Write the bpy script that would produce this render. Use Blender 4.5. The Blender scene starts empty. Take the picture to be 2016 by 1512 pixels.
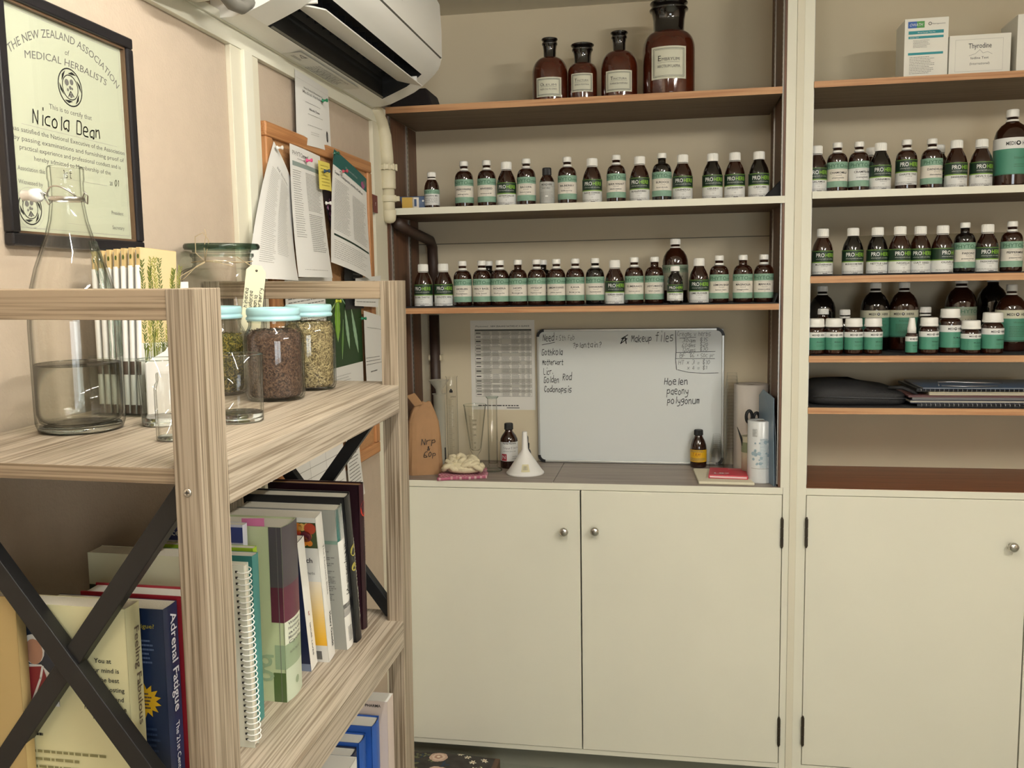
import bpy, bmesh, math, random
import numpy as np
from mathutils import Matrix, Vector
PI = math.pi
C = bpy.context.scene.collection
SC = bpy.context.scene
# ---------------------------------------------------------------- camera
EYE = np.array([0.0, 0.0, 1.72]); FPX = 1780.0
CM = np.array([[0.9850916, 0.1711928, -0.0169562], [0.0021621, -0.1108779, -0.9938317], [-0.1720168, 0.9789786, -0.1095951]])
cam_data = bpy.data.cameras.new('camera'); cam = bpy.data.objects.new('camera', cam_data); C.objects.link(cam)
cam_data.sensor_width = 36.0; cam_data.lens = FPX / 2016 * 36.0; cam_data.clip_start = 0.05
cam.matrix_world = Matrix(((CM[0][0], -CM[1][0], -CM[2][0], EYE[0]), (CM[0][1], -CM[1][1], -CM[2][1], EYE[1]),
                           (CM[0][2], -CM[1][2], -CM[2][2], EYE[2]), (0, 0, 0, 1)))
SC.camera = cam
# ---------------------------------------------------------------- world, lights, exposure
w = bpy.data.worlds.new('world'); SC.world = w; w.use_nodes = True
w.node_tree.nodes['Background'].inputs[0].default_value = (0.9, 0.9, 0.85, 1); w.node_tree.nodes['Background'].inputs[1].default_value = 0.3
SC.view_settings.view_transform = 'Standard'; SC.view_settings.look = 'None'
SC.view_settings.exposure = 0.36; SC.view_settings.gamma = 1.0; SC.view_settings.use_curve_mapping = False
SC.cycles.max_bounces = 7; SC.cycles.diffuse_bounces = 3; SC.cycles.transparent_max_bounces = 24; SC.cycles.transmission_bounces = 10
SC.cycles.caustics_reflective = False; SC.cycles.caustics_refractive = False
LIGHTS = [(-0.08, 0.80, 120), (1.45, 0.45, 225)]   # ceiling battens: x, y, radiance of the bare tube (built in the room section)
ld = bpy.data.lights.new('window_daylight', 'AREA'); ld.shape = 'RECTANGLE'; ld.size = 1.3; ld.size_y = 1.1; ld.energy = 25; ld.color = (0.90, 0.96, 1.0)
lo = bpy.data.objects.new('window_daylight', ld); C.objects.link(lo); lo.location = (0.95, -1.72, 1.5); lo.rotation_euler = (math.radians(90), 0, 0)

# ---------------------------------------------------------------- helpers
def lin(h):
    h = h.lstrip('#'); o = []
    for i in (0, 2, 4):
        c = int(h[i:i+2], 16) / 255; o.append(c / 12.92 if c <= 0.04045 else ((c + 0.055) / 1.055) ** 2.4)
    return (*o, 1.0)
def ray(u, v): return CM.T @ np.array([(u - 1008) / FPX, (v - 756) / FPX, 1.0])
def at_y(u, v, y): r = ray(u, v); return EYE + r * (y / r[1])
def at_z(u, v, z): r = ray(u, v); return EYE + r * ((z - EYE[2]) / r[2])
def at_x(u, v, x): r = ray(u, v); return EYE + r * (x / r[0])
MATS = {}
def mat(name, color='#888888', rough=0.5, metal=0.0, spec=0.5, bump=0, bscale=200, vary=0, vscale=8, coat=0, sheen=0):
    if name in MATS: return MATS[name]
    m = bpy.data.materials.new(name); m.use_nodes = True; nt = m.node_tree; b = nt.nodes['Principled BSDF']
    c = lin(color) if isinstance(color, str) else color
    b.inputs['Base Color'].default_value = c; b.inputs['Roughness'].default_value = rough; b.inputs['Metallic'].default_value = metal
    b.inputs['Specular IOR Level'].default_value = spec; b.inputs['Coat Weight'].default_value = coat; b.inputs['Coat Roughness'].default_value = 0.05
    b.inputs['Sheen Weight'].default_value = sheen
    if bump or vary:
        tc = nt.nodes.new('ShaderNodeTexCoord')
    if bump:
        n = nt.nodes.new('ShaderNodeTexNoise'); n.inputs['Scale'].default_value = bscale; n.inputs['Detail'].default_value = 3
        bp = nt.nodes.new('ShaderNodeBump'); bp.inputs['Strength'].default_value = bump; bp.inputs['Distance'].default_value = 0.004
        nt.links.new(tc.outputs['Object'], n.inputs['Vector']); nt.links.new(n.outputs['Fac'], bp.inputs['Height']); nt.links.new(bp.outputs['Normal'], b.inputs['Normal'])
    if vary:
        n2 = nt.nodes.new('ShaderNodeTexNoise'); n2.inputs['Scale'].default_value = vscale; n2.inputs['Detail'].default_value = 4
        mr = nt.nodes.new('ShaderNodeMapRange'); mr.inputs['From Min'].default_value = 0.3; mr.inputs['From Max'].default_value = 0.7
        mr.inputs['To Min'].default_value = 1 - vary; mr.inputs['To Max'].default_value = 1 + vary
        mx = nt.nodes.new('ShaderNodeVectorMath'); mx.operation = 'SCALE'; mx.inputs[0].default_value = c[:3]
        nt.links.new(tc.outputs['Object'], n2.inputs['Vector']); nt.links.new(n2.outputs['Fac'], mr.inputs['Value']); nt.links.new(mr.outputs[0], mx.inputs['Scale']); nt.links.new(mx.outputs[0], b.inputs['Base Color'])
    MATS[name] = m; return m
def wood(name, c1, c2, axis, scale=1.0, rough=0.5, fine=70, figure=True):
    if name in MATS: return MATS[name]
    m = bpy.data.materials.new(name); m.use_nodes = True; nt = m.node_tree; b = nt.nodes['Principled BSDF']; L = nt.links.new
    tc = nt.nodes.new('ShaderNodeTexCoord'); mp = nt.nodes.new('ShaderNodeMapping'); L(tc.outputs['Object'], mp.inputs['Vector'])
    s = [fine * scale] * 3; s[axis] = 1.6 * scale; mp.inputs['Scale'].default_value = s
    n = nt.nodes.new('ShaderNodeTexNoise'); n.inputs['Scale'].default_value = 1.0; n.inputs['Detail'].default_value = 6; n.inputs['Roughness'].default_value = 0.65
    n.inputs['Distortion'].default_value = 0.6; L(mp.outputs[0], n.inputs['Vector'])
    mp2 = nt.nodes.new('ShaderNodeMapping'); s2 = [fine * 5.0 * scale] * 3; s2[axis] = 3.5 * scale; mp2.inputs['Scale'].default_value = s2; L(tc.outputs['Object'], mp2.inputs['Vector'])
    n2 = nt.nodes.new('ShaderNodeTexNoise'); n2.inputs['Scale'].default_value = 1.0; n2.inputs['Detail'].default_value = 2; L(mp2.outputs[0], n2.inputs['Vector'])
    ad = nt.nodes.new('ShaderNodeMath'); ad.operation = 'MULTIPLY_ADD'; ad.inputs[1].default_value = 0.6; L(n2.outputs['Fac'], ad.inputs[0])
    sc = nt.nodes.new('ShaderNodeMath'); sc.operation = 'MULTIPLY'; sc.inputs[1].default_value = 0.42; L(n.outputs['Fac'], sc.inputs[0]); L(sc.outputs[0], ad.inputs[2])
    cr = nt.nodes.new('ShaderNodeValToRGB'); cr.color_ramp.elements[0].position = 0.42; cr.color_ramp.elements[0].color = lin(c2); cr.color_ramp.elements[1].position = 0.56; cr.color_ramp.elements[1].color = lin(c1)
    L(ad.outputs[0], cr.inputs[0]); L(cr.outputs[0], b.inputs['Base Color']); b.inputs['Roughness'].default_value = rough
    bp = nt.nodes.new('ShaderNodeBump'); bp.inputs['Strength'].default_value = 0.15; bp.inputs['Distance'].default_value = 0.001; L(ad.outputs[0], bp.inputs['Height']); L(bp.outputs[0], b.inputs['Normal'])
    MATS[name] = m; return m
def glass(name, tint='#eef4f0', edge='#5d6b66', gloss=1.0, rough=0.0, base=0.0):
    """thin sheet glass: see-through straight on, denser and more mirror-like at grazing angles"""
    if name in MATS: return MATS[name]
    m = bpy.data.materials.new(name); m.use_nodes = True; nt = m.node_tree; L = nt.links.new
    nt.nodes.remove(nt.nodes['Principled BSDF']); out = nt.nodes['Material Output']
    tr = nt.nodes.new('ShaderNodeBsdfTransparent'); gl = nt.nodes.new('ShaderNodeBsdfGlossy'); gl.inputs['Roughness'].default_value = rough
    lw = nt.nodes.new('ShaderNodeLayerWeight'); lw.inputs['Blend'].default_value = 0.5
    cr = nt.nodes.new('ShaderNodeValToRGB'); cr.color_ramp.elements[0].position = 0.55; cr.color_ramp.elements[0].color = lin(tint)
    cr.color_ramp.elements[1].position = 1.0; cr.color_ramp.elements[1].color = lin(edge); L(lw.outputs['Facing'], cr.inputs[0]); L(cr.outputs[0], tr.inputs[0])
    pw = nt.nodes.new('ShaderNodeMath'); pw.operation = 'POWER'; pw.inputs[1].default_value = 5.0; L(lw.outputs['Facing'], pw.inputs[0])
    mu = nt.nodes.new('ShaderNodeMath'); mu.operation = 'MULTIPLY_ADD'; mu.inputs[1].default_value = 0.6 * gloss; mu.inputs[2].default_value = 0.035 * gloss + base; mu.use_clamp = True; L(pw.outputs[0], mu.inputs[0])
    mx = nt.nodes.new('ShaderNodeMixShader'); L(mu.outputs[0], mx.inputs[0]); L(tr.outputs[0], mx.inputs[1]); L(gl.outputs[0], mx.inputs[2]); L(mx.outputs[0], out.inputs['Surface'])
    MATS[name] = m; return m
def clear_plastic(name, color='#e8ece8', alpha=0.35, rough=0.3):
    if name in MATS: return MATS[name]
    m = mat(name, color, rough); m.node_tree.nodes['Principled BSDF'].inputs['Alpha'].default_value = alpha; return m

FONT = {}
def glyphs(s, bold=0.0, shear=0.0):
    k = (s, bold, shear)
    if k in FONT: return FONT[k]
    cu = bpy.data.curves.new('t', 'FONT'); cu.body = s; cu.size = 1.0; cu.resolution_u = 2; cu.offset = bold; cu.shear = shear; cu.align_x = 'CENTER'
    o = bpy.data.objects.new('t', cu); C.objects.link(o); dg = bpy.context.evaluated_depsgraph_get(); me = o.evaluated_get(dg).to_mesh()
    v = [(p.co.x, p.co.y) for p in me.vertices]; f = [tuple(p.vertices) for p in me.polygons]
    o.evaluated_get(dg).to_mesh_clear(); bpy.data.objects.remove(o); bpy.data.curves.remove(cu)
    xs = [p[0] for p in v] or [0]; wd = max(xs) - min(xs); FONT[k] = (v, f, wd or 1.0, (max(xs) + min(xs)) / 2); return FONT[k]
STROKE = {
 'A': '0228 2842 1535', 'B': '0208 083746 46450505 4544424102', 'C': '4738281716042322 2243', 'D': '0208 083847444202', 'F': '0208 0848 0535', 'G': '48380805030222424535', 'H': '0208 4248 0545', 'K': '0208 4805 0542',
 'L': '080242', 'M': '020824 244842', 'N': '0208 0842 4248', 'P': '0208 083847360505', 'R': '0208 083847360505 1542', 'T': '0848 2822', 'V': '082248', 'W': '0812253248', 'I': '0848 2822 0242',
 'a': '4626050312234146 4642', 'b': '0802 05263644331202', 'c': '462605031242', 'd': '462605031243 4942', 'e': '04443616050312423', 'f': '4838282722 0646', 'g': '4626050413334546 4641201000', 'h': '0802 05263642', 'i': '2622 2829',
 'j': '26211000 2829', 'k': '0802 4604 0442', 'l': '2822', 'm': '0602 0516262522 25364642', 'n': '0602 05263642', 'o': '2605031232434526', 'p': '0600 05263644331303', 'q': '4626050413334546 4640', 'r': '0602 052646', 's': '46160504344332 3202', 't': '2823223242 0646',
 'u': '060312324346 4642', 'v': '062246', 'w': '0612243246', 'x': '0642 4602', 'y': '06052344 46412000', 'z': '06460242', '0': '2806041222444628', '1': '172822', '2': '071828474502 0242', '3': '0828474525 2544431202', '4': '2803 0343 3732', '5': '480805253443321202', '6': '481804022242430504', '$': '4738180625444222 2204 2921', '7': '084822',
 ':': '2423 2726', '.': '2322', '?': '072838462524 2322', '+': '2325 1434 2623', '=': '0545 0343', '*': '022942 4906 0646 0246', '-': '0444', '&': '42072826030222 2245', "'": '2927'}
def chaikin(p):
    if len(p) < 3: return p
    for _ in range(2):
        q = [p[0]]
        for a, b in zip(p[:-1], p[1:]): q += [(a[0]*.75+b[0]*.25, a[1]*.75+b[1]*.25), (a[0]*.25+b[0]*.75, a[1]*.25+b[1]*.75)]
        q.append(p[-1]); p = q
    return p
class MB:
    def __init__(s): s.v = []; s.f = []; s.m = []; s.mats = []; s.sm = []
    def mi(s, m):
        if m not in s.mats: s.mats.append(m)
        return s.mats.index(m)
    def add(s, vs, fs, m, smooth=False):
        k = len(s.v); s.v += [tuple(map(float, p)) for p in vs]; i = s.mi(m)
        for f in fs: s.f.append([k + j for j in f]); s.m.append(i); s.sm.append(smooth)
    def box(s, x0, x1, y0, y1, z0, z1, m):
        s.add([(x0,y0,z0),(x1,y0,z0),(x1,y1,z0),(x0,y1,z0),(x0,y0,z1),(x1,y0,z1),(x1,y1,z1),(x0,y1,z1)],
              [(0,3,2,1),(4,5,6,7),(0,1,5,4),(1,2,6,5),(2,3,7,6),(3,0,4,7)], m); return s
    def hexa(s, p, m):  # 8 corners, bottom 4 then top 4
        s.add(p, [(0,3,2,1),(4,5,6,7),(0,1,5,4),(1,2,6,5),(2,3,7,6),(3,0,4,7)], m); return s
    def lathe(s, prof, m, n=28, c=(0,0), caps=True, sx=1, sy=1, sq=0):
        vs = []; fs = []
        for r, z in prof:
            for i in range(n):
                a = 2*PI*i/n; ca, sa = math.cos(a), math.sin(a)
                if sq:  # rounded square
                    k = (abs(ca)**sq + abs(sa)**sq) ** (-1/sq)
                else: k = 1
                vs.append((c[0] + r*k*ca*sx, c[1] + r*k*sa*sy, z))
        for j in range(len(prof)-1):
            for i in range(n): i2 = (i+1) % n; fs.append((j*n+i, j*n+i2, (j+1)*n+i2, (j+1)*n+i))
        s.add(vs, fs, m, True)
        if caps:
            k = len(s.v) - len(vs); i = s.mi(m)
            if prof[0][0] > 1e-5: s.f.append([k+q for q in range(n-1, -1, -1)]); s.m.append(i); s.sm.append(False)
            if prof[-1][0] > 1e-5: s.f.append([k+(len(prof)-1)*n+q for q in range(n)]); s.m.append(i); s.sm.append(False)
        return s
    def tube(s, path, r, m, n=8, closed=False):
        P = [np.array(p, float) for p in path]; vs = []; fs = []; K = len(P); up = None
        for i, p in enumerate(P):
            d = (P[(i+1) % K] - P[i-1]) if closed else (P[min(i+1, K-1)] - P[max(i-1, 0)]); d = d/(np.linalg.norm(d)+1e-12)
            if up is None: up = np.array([0, 0, 1.0]) if abs(d[2]) < .9 else np.array([1.0, 0, 0])
            a = np.cross(d, up); a /= np.linalg.norm(a)+1e-12; up = np.cross(a, d); rr = r[i] if isinstance(r, (list, tuple)) else r
            for j in range(n): t = 2*PI*j/n; vs.append(p + rr*(math.cos(t)*a + math.sin(t)*up))
        for i in range(K if closed else K-1):
            i2 = (i+1) % K
            for j in range(n): j2 = (j+1) % n; fs.append((i*n+j, i*n+j2, i2*n+j2, i2*n+j))
        if not closed: fs.append(tuple(range(n-1, -1, -1))); fs.append(tuple((K-1)*n+j for j in range(n)))
        s.add(vs, fs, m, True); return s
    def build(s, name, parent=None, bevel=0, solid=0, loc=None, seg=2):
        me = bpy.data.meshes.new(name); me.from_pydata(s.v, [], s.f)
        for m in s.mats: me.materials.append(m)
        me.polygons.foreach_set('material_index', s.m); me.polygons.foreach_set('use_smooth', s.sm); me.update()
        o = bpy.data.objects.new(name, me); C.objects.link(o)
        if parent is not None: o.parent = parent
        if loc is not None: o.location = loc
        if solid: md = o.modifiers.new('s', 'SOLIDIFY'); md.thickness = solid; md.offset = 0
        if bevel: md = o.modifiers.new('b', 'BEVEL'); md.width = bevel; md.segments = seg; md.limit_method = 'ANGLE'; md.angle_limit = 0.7; md.harden_normals = False
        return o
class Sheet:
    """printed matter on a surface: fn(u, v, lift) -> point; seg = longest flat run along u"""
    def __init__(s, mb, fn, seg=None, lift=0.0003): s.mb = mb; s.fn = fn; s.seg = seg; s.l = lift
    def rect(s, u0, v0, u1, v1, m, layer=0, vseg=1):
        n = max(1, math.ceil(abs(u1-u0)/s.seg)) if s.seg else 1; k = vseg; vs = []; fs = []
        for j in range(k+1):
            for i in range(n+1): vs.append(s.fn(u0+(u1-u0)*i/n, v0+(v1-v0)*j/k, layer*s.l))
        for j in range(k):
            for i in range(n): a = j*(n+1)+i; fs.append((a, a+1, a+n+2, a+n+1))
        s.mb.add(vs, fs, m, bool(s.seg))
    def poly(s, pts, m, layer=1): s.mb.add([s.fn(p[0], p[1], layer*s.l) for p in pts], [tuple(range(len(pts)))], m)
    def disc(s, u, v, r, m, layer=1, n=20, ry=None, rin=0):
        ry = ry or r
        if rin:
            vs = []; k = rin
            for i in range(n): a = 2*PI*i/n; vs += [s.fn(u+r*math.cos(a), v+ry*math.sin(a), layer*s.l), s.fn(u+r*k*math.cos(a), v+ry*k*math.sin(a), layer*s.l)]
            s.mb.add(vs, [(2*i, (2*i+2) % (2*n), (2*i+3) % (2*n), 2*i+1) for i in range(n)], m)
        else: s.poly([(u+r*math.cos(2*PI*i/n), v+ry*math.sin(2*PI*i/n)) for i in range(n)], m, layer)
    def text(s, t, u, v, h, m, layer=2, bold=0.0, w=None, shear=0.0, align='c', rot=0, arc=None):
        vs, fs, wd, cx = glyphs(t, bold, shear); k = h/0.72; kx = k
        if w: kx = w/wd
        off = 0 if align == 'c' else (wd*kx/2 if align == 'l' else -wd*kx/2); c_, s_ = math.cos(rot), math.sin(rot); out = []
        for x, y in vs:
            a, b = (x-cx)*kx + off, y*k
            if arc: th = a/arc; a, b = (arc+b)*math.sin(th), (arc+b)*math.cos(th)-arc
            out.append(s.fn(u + a*c_ - b*s_, v + a*s_ + b*c_, layer*s.l))
        s.mb.add(out, fs, m)
    def line(s, pts, wd, m, layer=2):
        for a, b in zip(pts[:-1], pts[1:]):
            d = (b[0]-a[0], b[1]-a[1]); L = math.hypot(*d) or 1; e = (d[0]/L*wd*.3, d[1]/L*wd*.3); n = (-d[1]/L*wd/2, d[0]/L*wd/2)
            s.poly([(a[0]-e[0]-n[0], a[1]-e[1]-n[1]), (b[0]+e[0]-n[0], b[1]+e[1]-n[1]), (b[0]+e[0]+n[0], b[1]+e[1]+n[1]), (a[0]-e[0]+n[0], a[1]-e[1]+n[1])], m, layer)
    def hand(s, t, u, v, h, m, wd=None, sp=1.0, layer=2, rot=0, slant=0.12, rnd=None):
        """handwriting; h is the capital height"""
        R = rnd or random.Random(t); k = h/6.0; wd = wd or h*.09; x = 0; c_, s_ = math.cos(rot), math.sin(rot)
        for ch in t:
            if ch == ' ': x += 3.6*k*sp; continue
            g = STROKE.get(ch)
            if not g: continue
            xm = 0; j = R.uniform(-.5, .5)*k; sc = R.uniform(.9, 1.1)
            for st in g.split():
                st = st[:len(st)//2*2]; p = [(int(st[i])*k*.8*sc, (int(st[i+1])-2)*k*sc + j) for i in range(0, len(st), 2)]
                xm = max(xm, max(q[0] for q in p)); p = chaikin(p); q = []
                for a, b in p: a = a + x + b*slant; q.append((u + a*c_ - b*s_, v + a*s_ + b*c_))
                s.line(q, wd, m, layer)
            x += (xm + 1.5*k)*sp
        return x
    def greek(s, u0, v0, u1, v1, rows, m, R, fill=0.9, th=0.45, layer=2, ragged=0.25):
        dv = (v1-v0)/rows
        for r in range(rows):
            v = v1 - dv*(r+.5); u = u0; ue = u1 - (R.random()*ragged*(u1-u0))
            while u < ue:
                L = R.uniform(.02, .09)*(u1-u0)/max(.2, fill); s.rect(u, v-dv*th/2, min(u+L, ue), v+dv*th/2, m, layer); u += L + .015*(u1-u0)
def thing(name, label, cat, loc=(0,0,0), rotz=0, group=None, mtx=None):
    o = bpy.data.objects.new(name, None); C.objects.link(o); o.empty_display_size = 0.02
    o.location = tuple(map(float, loc)); o.rotation_euler = (0, 0, rotz)
    if mtx is not None: o.matrix_world = mtx
    o['label'] = label; o['category'] = cat
    if group: o['group'] = group
    return o
def tag(o, label, cat, group=None, kind=None):
    o['label'] = label; o['category'] = cat
    if group: o['group'] = group
    if kind: o['kind'] = kind
    return o
def struct(o, label=None):
    o['kind'] = 'structure'
    if label: o['label'] = label
    return o
def part(src, parent, name=None):
    c = src.copy(); C.objects.link(c); c.parent = parent; c.matrix_parent_inverse = Matrix.Identity(4)
    if name: c.name = name
    return c
# ---------------------------------------------------------------- materials
cream = mat('cream_paint', '#e9e6d4', 0.45, vary=0.02, vscale=3)
cream2 = mat('cream_batten_paint', '#e2dcc6', 0.5)
wallm = mat('wall_paper', '#bdac98', 0.85, bump=0.3, bscale=160, vary=0.03, vscale=30)
backm = mat('bay_back_paint', '#dccfb2', 0.7, vary=0.02, vscale=4)
ceilm = mat('ceiling_paint', '#efe9d8', 0.8)
floorm = mat('floor_lino', '#8f9182', 0.6, vary=0.05)
shelfwood = wood('cedar_edge', '#c99a6e', '#b07c52', 0, 1, 0.55, 40)
shelfwood_y = wood('cedar_side', '#74523c', '#5c3f2e', 2, 1, 0.5, 40)
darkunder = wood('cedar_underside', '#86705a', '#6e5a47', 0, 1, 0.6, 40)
steel = mat('brushed_steel', '#c9c6bf', 0.28, 1.0); strip_m = mat('shelf_strip_metal', '#b5b0a8', 0.35, 0.9)
darkmetal = mat('hinge_metal', '#3d352b', 0.5, 0.6); black = mat('black_plastic', '#141415', 0.45); matblack = mat('black_mat', '#17171a', 0.85)
white = mat('white_plastic', '#f1efe6', 0.35); offwhite = mat('offwhite_plastic', '#dcd9cc', 0.45)
rack_y = wood('rack_wood_lengthwise', '#b5a895', '#827360', 1, 1.0, 0.45, 60)
rack_z = wood('rack_wood_upright', '#a39480', '#6c5d49', 2, 1.0, 0.5, 60)
rack_x = wood('rack_wood_crosswise', '#a18e76', '#77654f', 0, 1.0, 0.5, 60)
vinyl = wood('vinyl_plank', '#a2968a', '#857a70', 0, 1, 0.45, 40)
ink = mat('ink_black', '#1c1b1b', 0.6); inkg = mat('ink_grey', '#6d6b66', 0.7); inkl = mat('ink_light_grey', '#a3a09a', 0.7); paper = mat('paper_white', '#e2e0da', 0.7)
paper2 = mat('paper_cream', '#e7e2c6', 0.7); pages = mat('book_pages', '#e4ddca', 0.8, bump=0.3, bscale=600)
amber = mat('amber_glass', '#2a1108', 0.06, 0, 0.6, coat=0.6); amberdark = mat('amber_glass_full', '#0d0807', 0.06, 0, 0.6, coat=0.6)
amber2 = mat('amber_apothecary_glass', '#4c1d0d', 0.07, 0, 0.6, vary=0.18, vscale=14, coat=0.6); capblack = mat('dark_glass_stopper', '#0f0a09', 0.08, 0, 0.7, coat=0.7)
capw = mat('cap_white', '#f3f1ea', 0.35); lab_green = mat('label_sage', '#86aa93', 0.55, vary=0.06, vscale=120); lab_cream = mat('label_cream', '#e6dfd2', 0.55)
lab_white = mat('label_white', '#e6e6e2', 0.5); lab_dark = mat('label_deep_green', '#14301f', 0.45); lab_lime = mat('label_lime', '#7fa83e', 0.5); lab_txg = mat('label_green_ink', '#3d6a50', 0.6)
lab_teal = mat('label_teal', '#498b73', 0.5); lab_grey = mat('label_grey', '#b9bab4', 0.5)
clear = glass('clear_glass', '#fdfdfc', '#9ea29d'); clear_thick = glass('clear_glass_rim', '#e4ece8', '#6c7a75', 1.2)

# ---------------------------------------------------------------- room
XW = -0.948; YF = 2.97; YB = 3.34; CEIL = 2.70
struct(MB().box(XW-.1, 3.0, -1.7, 3.5, -.1, 0, floorm).build('floor'))
struct(MB().box(XW-.1, 3.0, -1.7, 3.5, CEIL, CEIL+.1, ceilm).build('ceiling'))
struct(MB().box(XW-.1, XW, -1.7, 3.5, 0, CEIL, wallm).build('wall_left'))
struct(MB().box(XW, 3.0, YB+.012, YB+.1, 0, CEIL, backm).build('wall_back'))
struct(MB().box(2.9, 3.0, -1.7, YB, 0, CEIL, wallm).build('wall_right'))
struct(MB().box(XW, .30, -1.7, -1.6, 0, CEIL, wallm).box(1.60, 2.9, -1.7, -1.6, 0, CEIL, wallm).box(.30, 1.60, -1.7, -1.6, 0, .95, wallm).box(.30, 1.60, -1.7, -1.6, 2.05, CEIL, wallm).build('wall_front'))
wn = bpy.data.objects.new('window_1', None); C.objects.link(wn); struct(wn, 'window behind the camera')
MB().box(.30, .345, -1.69, -1.61, .95, 2.05, cream).box(1.555, 1.60, -1.69, -1.61, .95, 2.05, cream).box(.345, 1.555, -1.69, -1.61, .95, .995, cream).box(.345, 1.555, -1.69, -1.61, 2.005, 2.05, cream).box(.935, .965, -1.69, -1.61, .995, 2.005, cream).build('window_frame', wn)
MB().box(.345, 1.555, -1.652, -1.648, .995, 2.005, glass('window_pane_glass', '#fdfefe', '#e4eae8', .8)).build('window_pane', wn)
struct(MB().box(XW, XW+.014, -1.6, 2.955, 2.246, 2.282, cream).box(XW, XW+.02, -1.6, 2.955, 2.282, 2.30, cream).build('trim_1', bevel=.001), 'cream picture rail under the air conditioner')
b = MB().box(XW, XW+.012, 1.885, 1.935, 0, 2.246, cream2).box(XW, XW+.02, 1.935, 1.975, 0, 2.246, cream).box(XW, XW+.012, 1.975, 2.02, 0, 2.246, cream2)
struct(b.build('trim_2', bevel=.001), 'cream wall batten')
struct(MB().box(XW, XW+.013, 2.835, 2.955, 0, 2.246, cream2).build('trim_3', bevel=.001), 'cream corner batten')
struct(MB().box(.381, .403, YF-.003, YF+.02, 0, CEIL, cream2).build('trim_4', bevel=.0008), 'cream cover strip between the cabinet bays')

for i, (lx, ly, le) in enumerate(LIGHTS):
    em = bpy.data.materials.new('tube_glow_%d' % i); em.use_nodes = True; bs = em.node_tree.nodes['Principled BSDF']
    bs.inputs['Emission Color'].default_value = (1.0, 0.965, 0.895, 1); bs.inputs['Emission Strength'].default_value = le
    t = thing('ceiling_light', ('fluorescent batten on the ceiling nearer the wall with the certificate', 'fluorescent batten on the ceiling farther into the room')[i], 'lamp', (lx, ly, CEIL))
    MB().box(-.03, .03, -.62, .62, -.045, 0, mat('batten_white', '#eeeeea', .5)).build('batten_body', t)
    for sy in (-1, 1): MB().box(-.014, .014, sy*.605-.01, sy*.605+.01, -.088, -.045, mat('batten_white', '#eeeeea')).build('tube_holder', t)
    b = MB().lathe([(.0, -.594), (.016, -.594), (.016, .594), (0, .594)], em, 16, caps=False); b.v = [(p[0], p[2], p[1]-.070) for p in b.v]
    for f in b.f: f.reverse()
    b.build('tube', t)

# ---------------------------------------------------------------- cabinets
def knob(parent, x, z):
    b = MB(); P = lambda r, y: (r, y)
    pr = [(0.0065, 0), (.0058, .004), (.0052, .012), (.0065, .017), (.0125, .021), (.0150, .026), (.0148, .031), (.011, .0355), (.005, .037), (.0, .0372)]
    b.lathe(pr, steel, 24); b.v = [(p[0], -p[2], p[1]) for p in b.v]
    for f in b.f: f.reverse()
    o = b.build('knob', parent, loc=(x, 0, z)); return o
def hinge(parent, x, z0, z1):
    b = MB(); n = 3; d = (z1-z0)/n
    for i in range(n): b.box(x-.0045, x+.0045, -.0085, .002, z0+i*d+.0008, z0+(i+1)*d-.0008, darkmetal)
    b.box(x-.003, x+.003, -.006, .001, z0-.004, z1+.004, darkmetal)
    return b.build('hinge', parent, bevel=.0012)
def door(cab, x0, x1, z0, z1, kx, kz, hx=None, hz=()):
    b = MB().box(x0, x1, YF-.004, YF+.015, z0, z1, cream); o = b.build('door', cab, bevel=.0015)
    k = knob(o, kx, kz); k.location = (kx, YF-.004, kz)
    for z in hz: h = hinge(o, hx, z[0], z[1]); h.location = (0, YF-.004, 0)
    return o
def carcass(name, label, x0, x1, side_l, side_r, rail_l):
    cab = thing(name, label, 'cabinet')
    b = MB().box(x0, x0+.016, YF+.012, YB, .10, 1.03, cream).box(x1-.016, x1, YF+.012, YB, .10, 1.03, cream).box(x0, x1, YF+.012, YB, .10, .115, cream).box(x0, x1, YB-.01, YB, .1, 1.03, cream)
    b.build('body', cab)
    for za, zb in ((1.030, 1.052), (.097, .1145)): MB().box(x0, x1, YF, YF+.018, za, zb, cream).build('face_rail', cab, bevel=.001)
    MB().box(x0, x1, YF+.07, YF+.085, 0, .097, mat('plinth_paint', '#8d8d7f', 0.7)).build('plinth', cab)
    return cab
cabL = carcass('built_in_cupboard', 'cream built-in cupboard with two knobbed doors under the open shelves', XW+.002, .36, 1, 1, 0)
door(cabL, XW+.012, -.2972, .1165, 1.0285, -.349, .892)
door(cabL, -.2928, .3575, .1165, 1.0285, -.246, .897, .3585, ((.858, .952), (.181, .275)))
cabR = carcass('built_in_cupboard', 'cream built-in cupboard beyond the dividing post, its knob near the photo edge', .432, 1.77, 1, 1, 0)
door(cabR, .434, 1.094, .118, 1.0285, 1.046, .887, .4345, ((.862, .955), (.187, .284)))
door(cabR, 1.098, 1.755, .118, 1.0285, 1.146, .887)
# stiles (posts) of each bay
MB().box(.352, .381, YF, YF+.36, 1.052, CEIL, cream).box(.3605, .381, YF, YF+.36, 0, 1.053, cream).build('stile', cabL, bevel=.001)
MB().box(.403, .4325, YF, YF+.36, 0, CEIL, cream).build('stile', cabR, bevel=.001)
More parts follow.
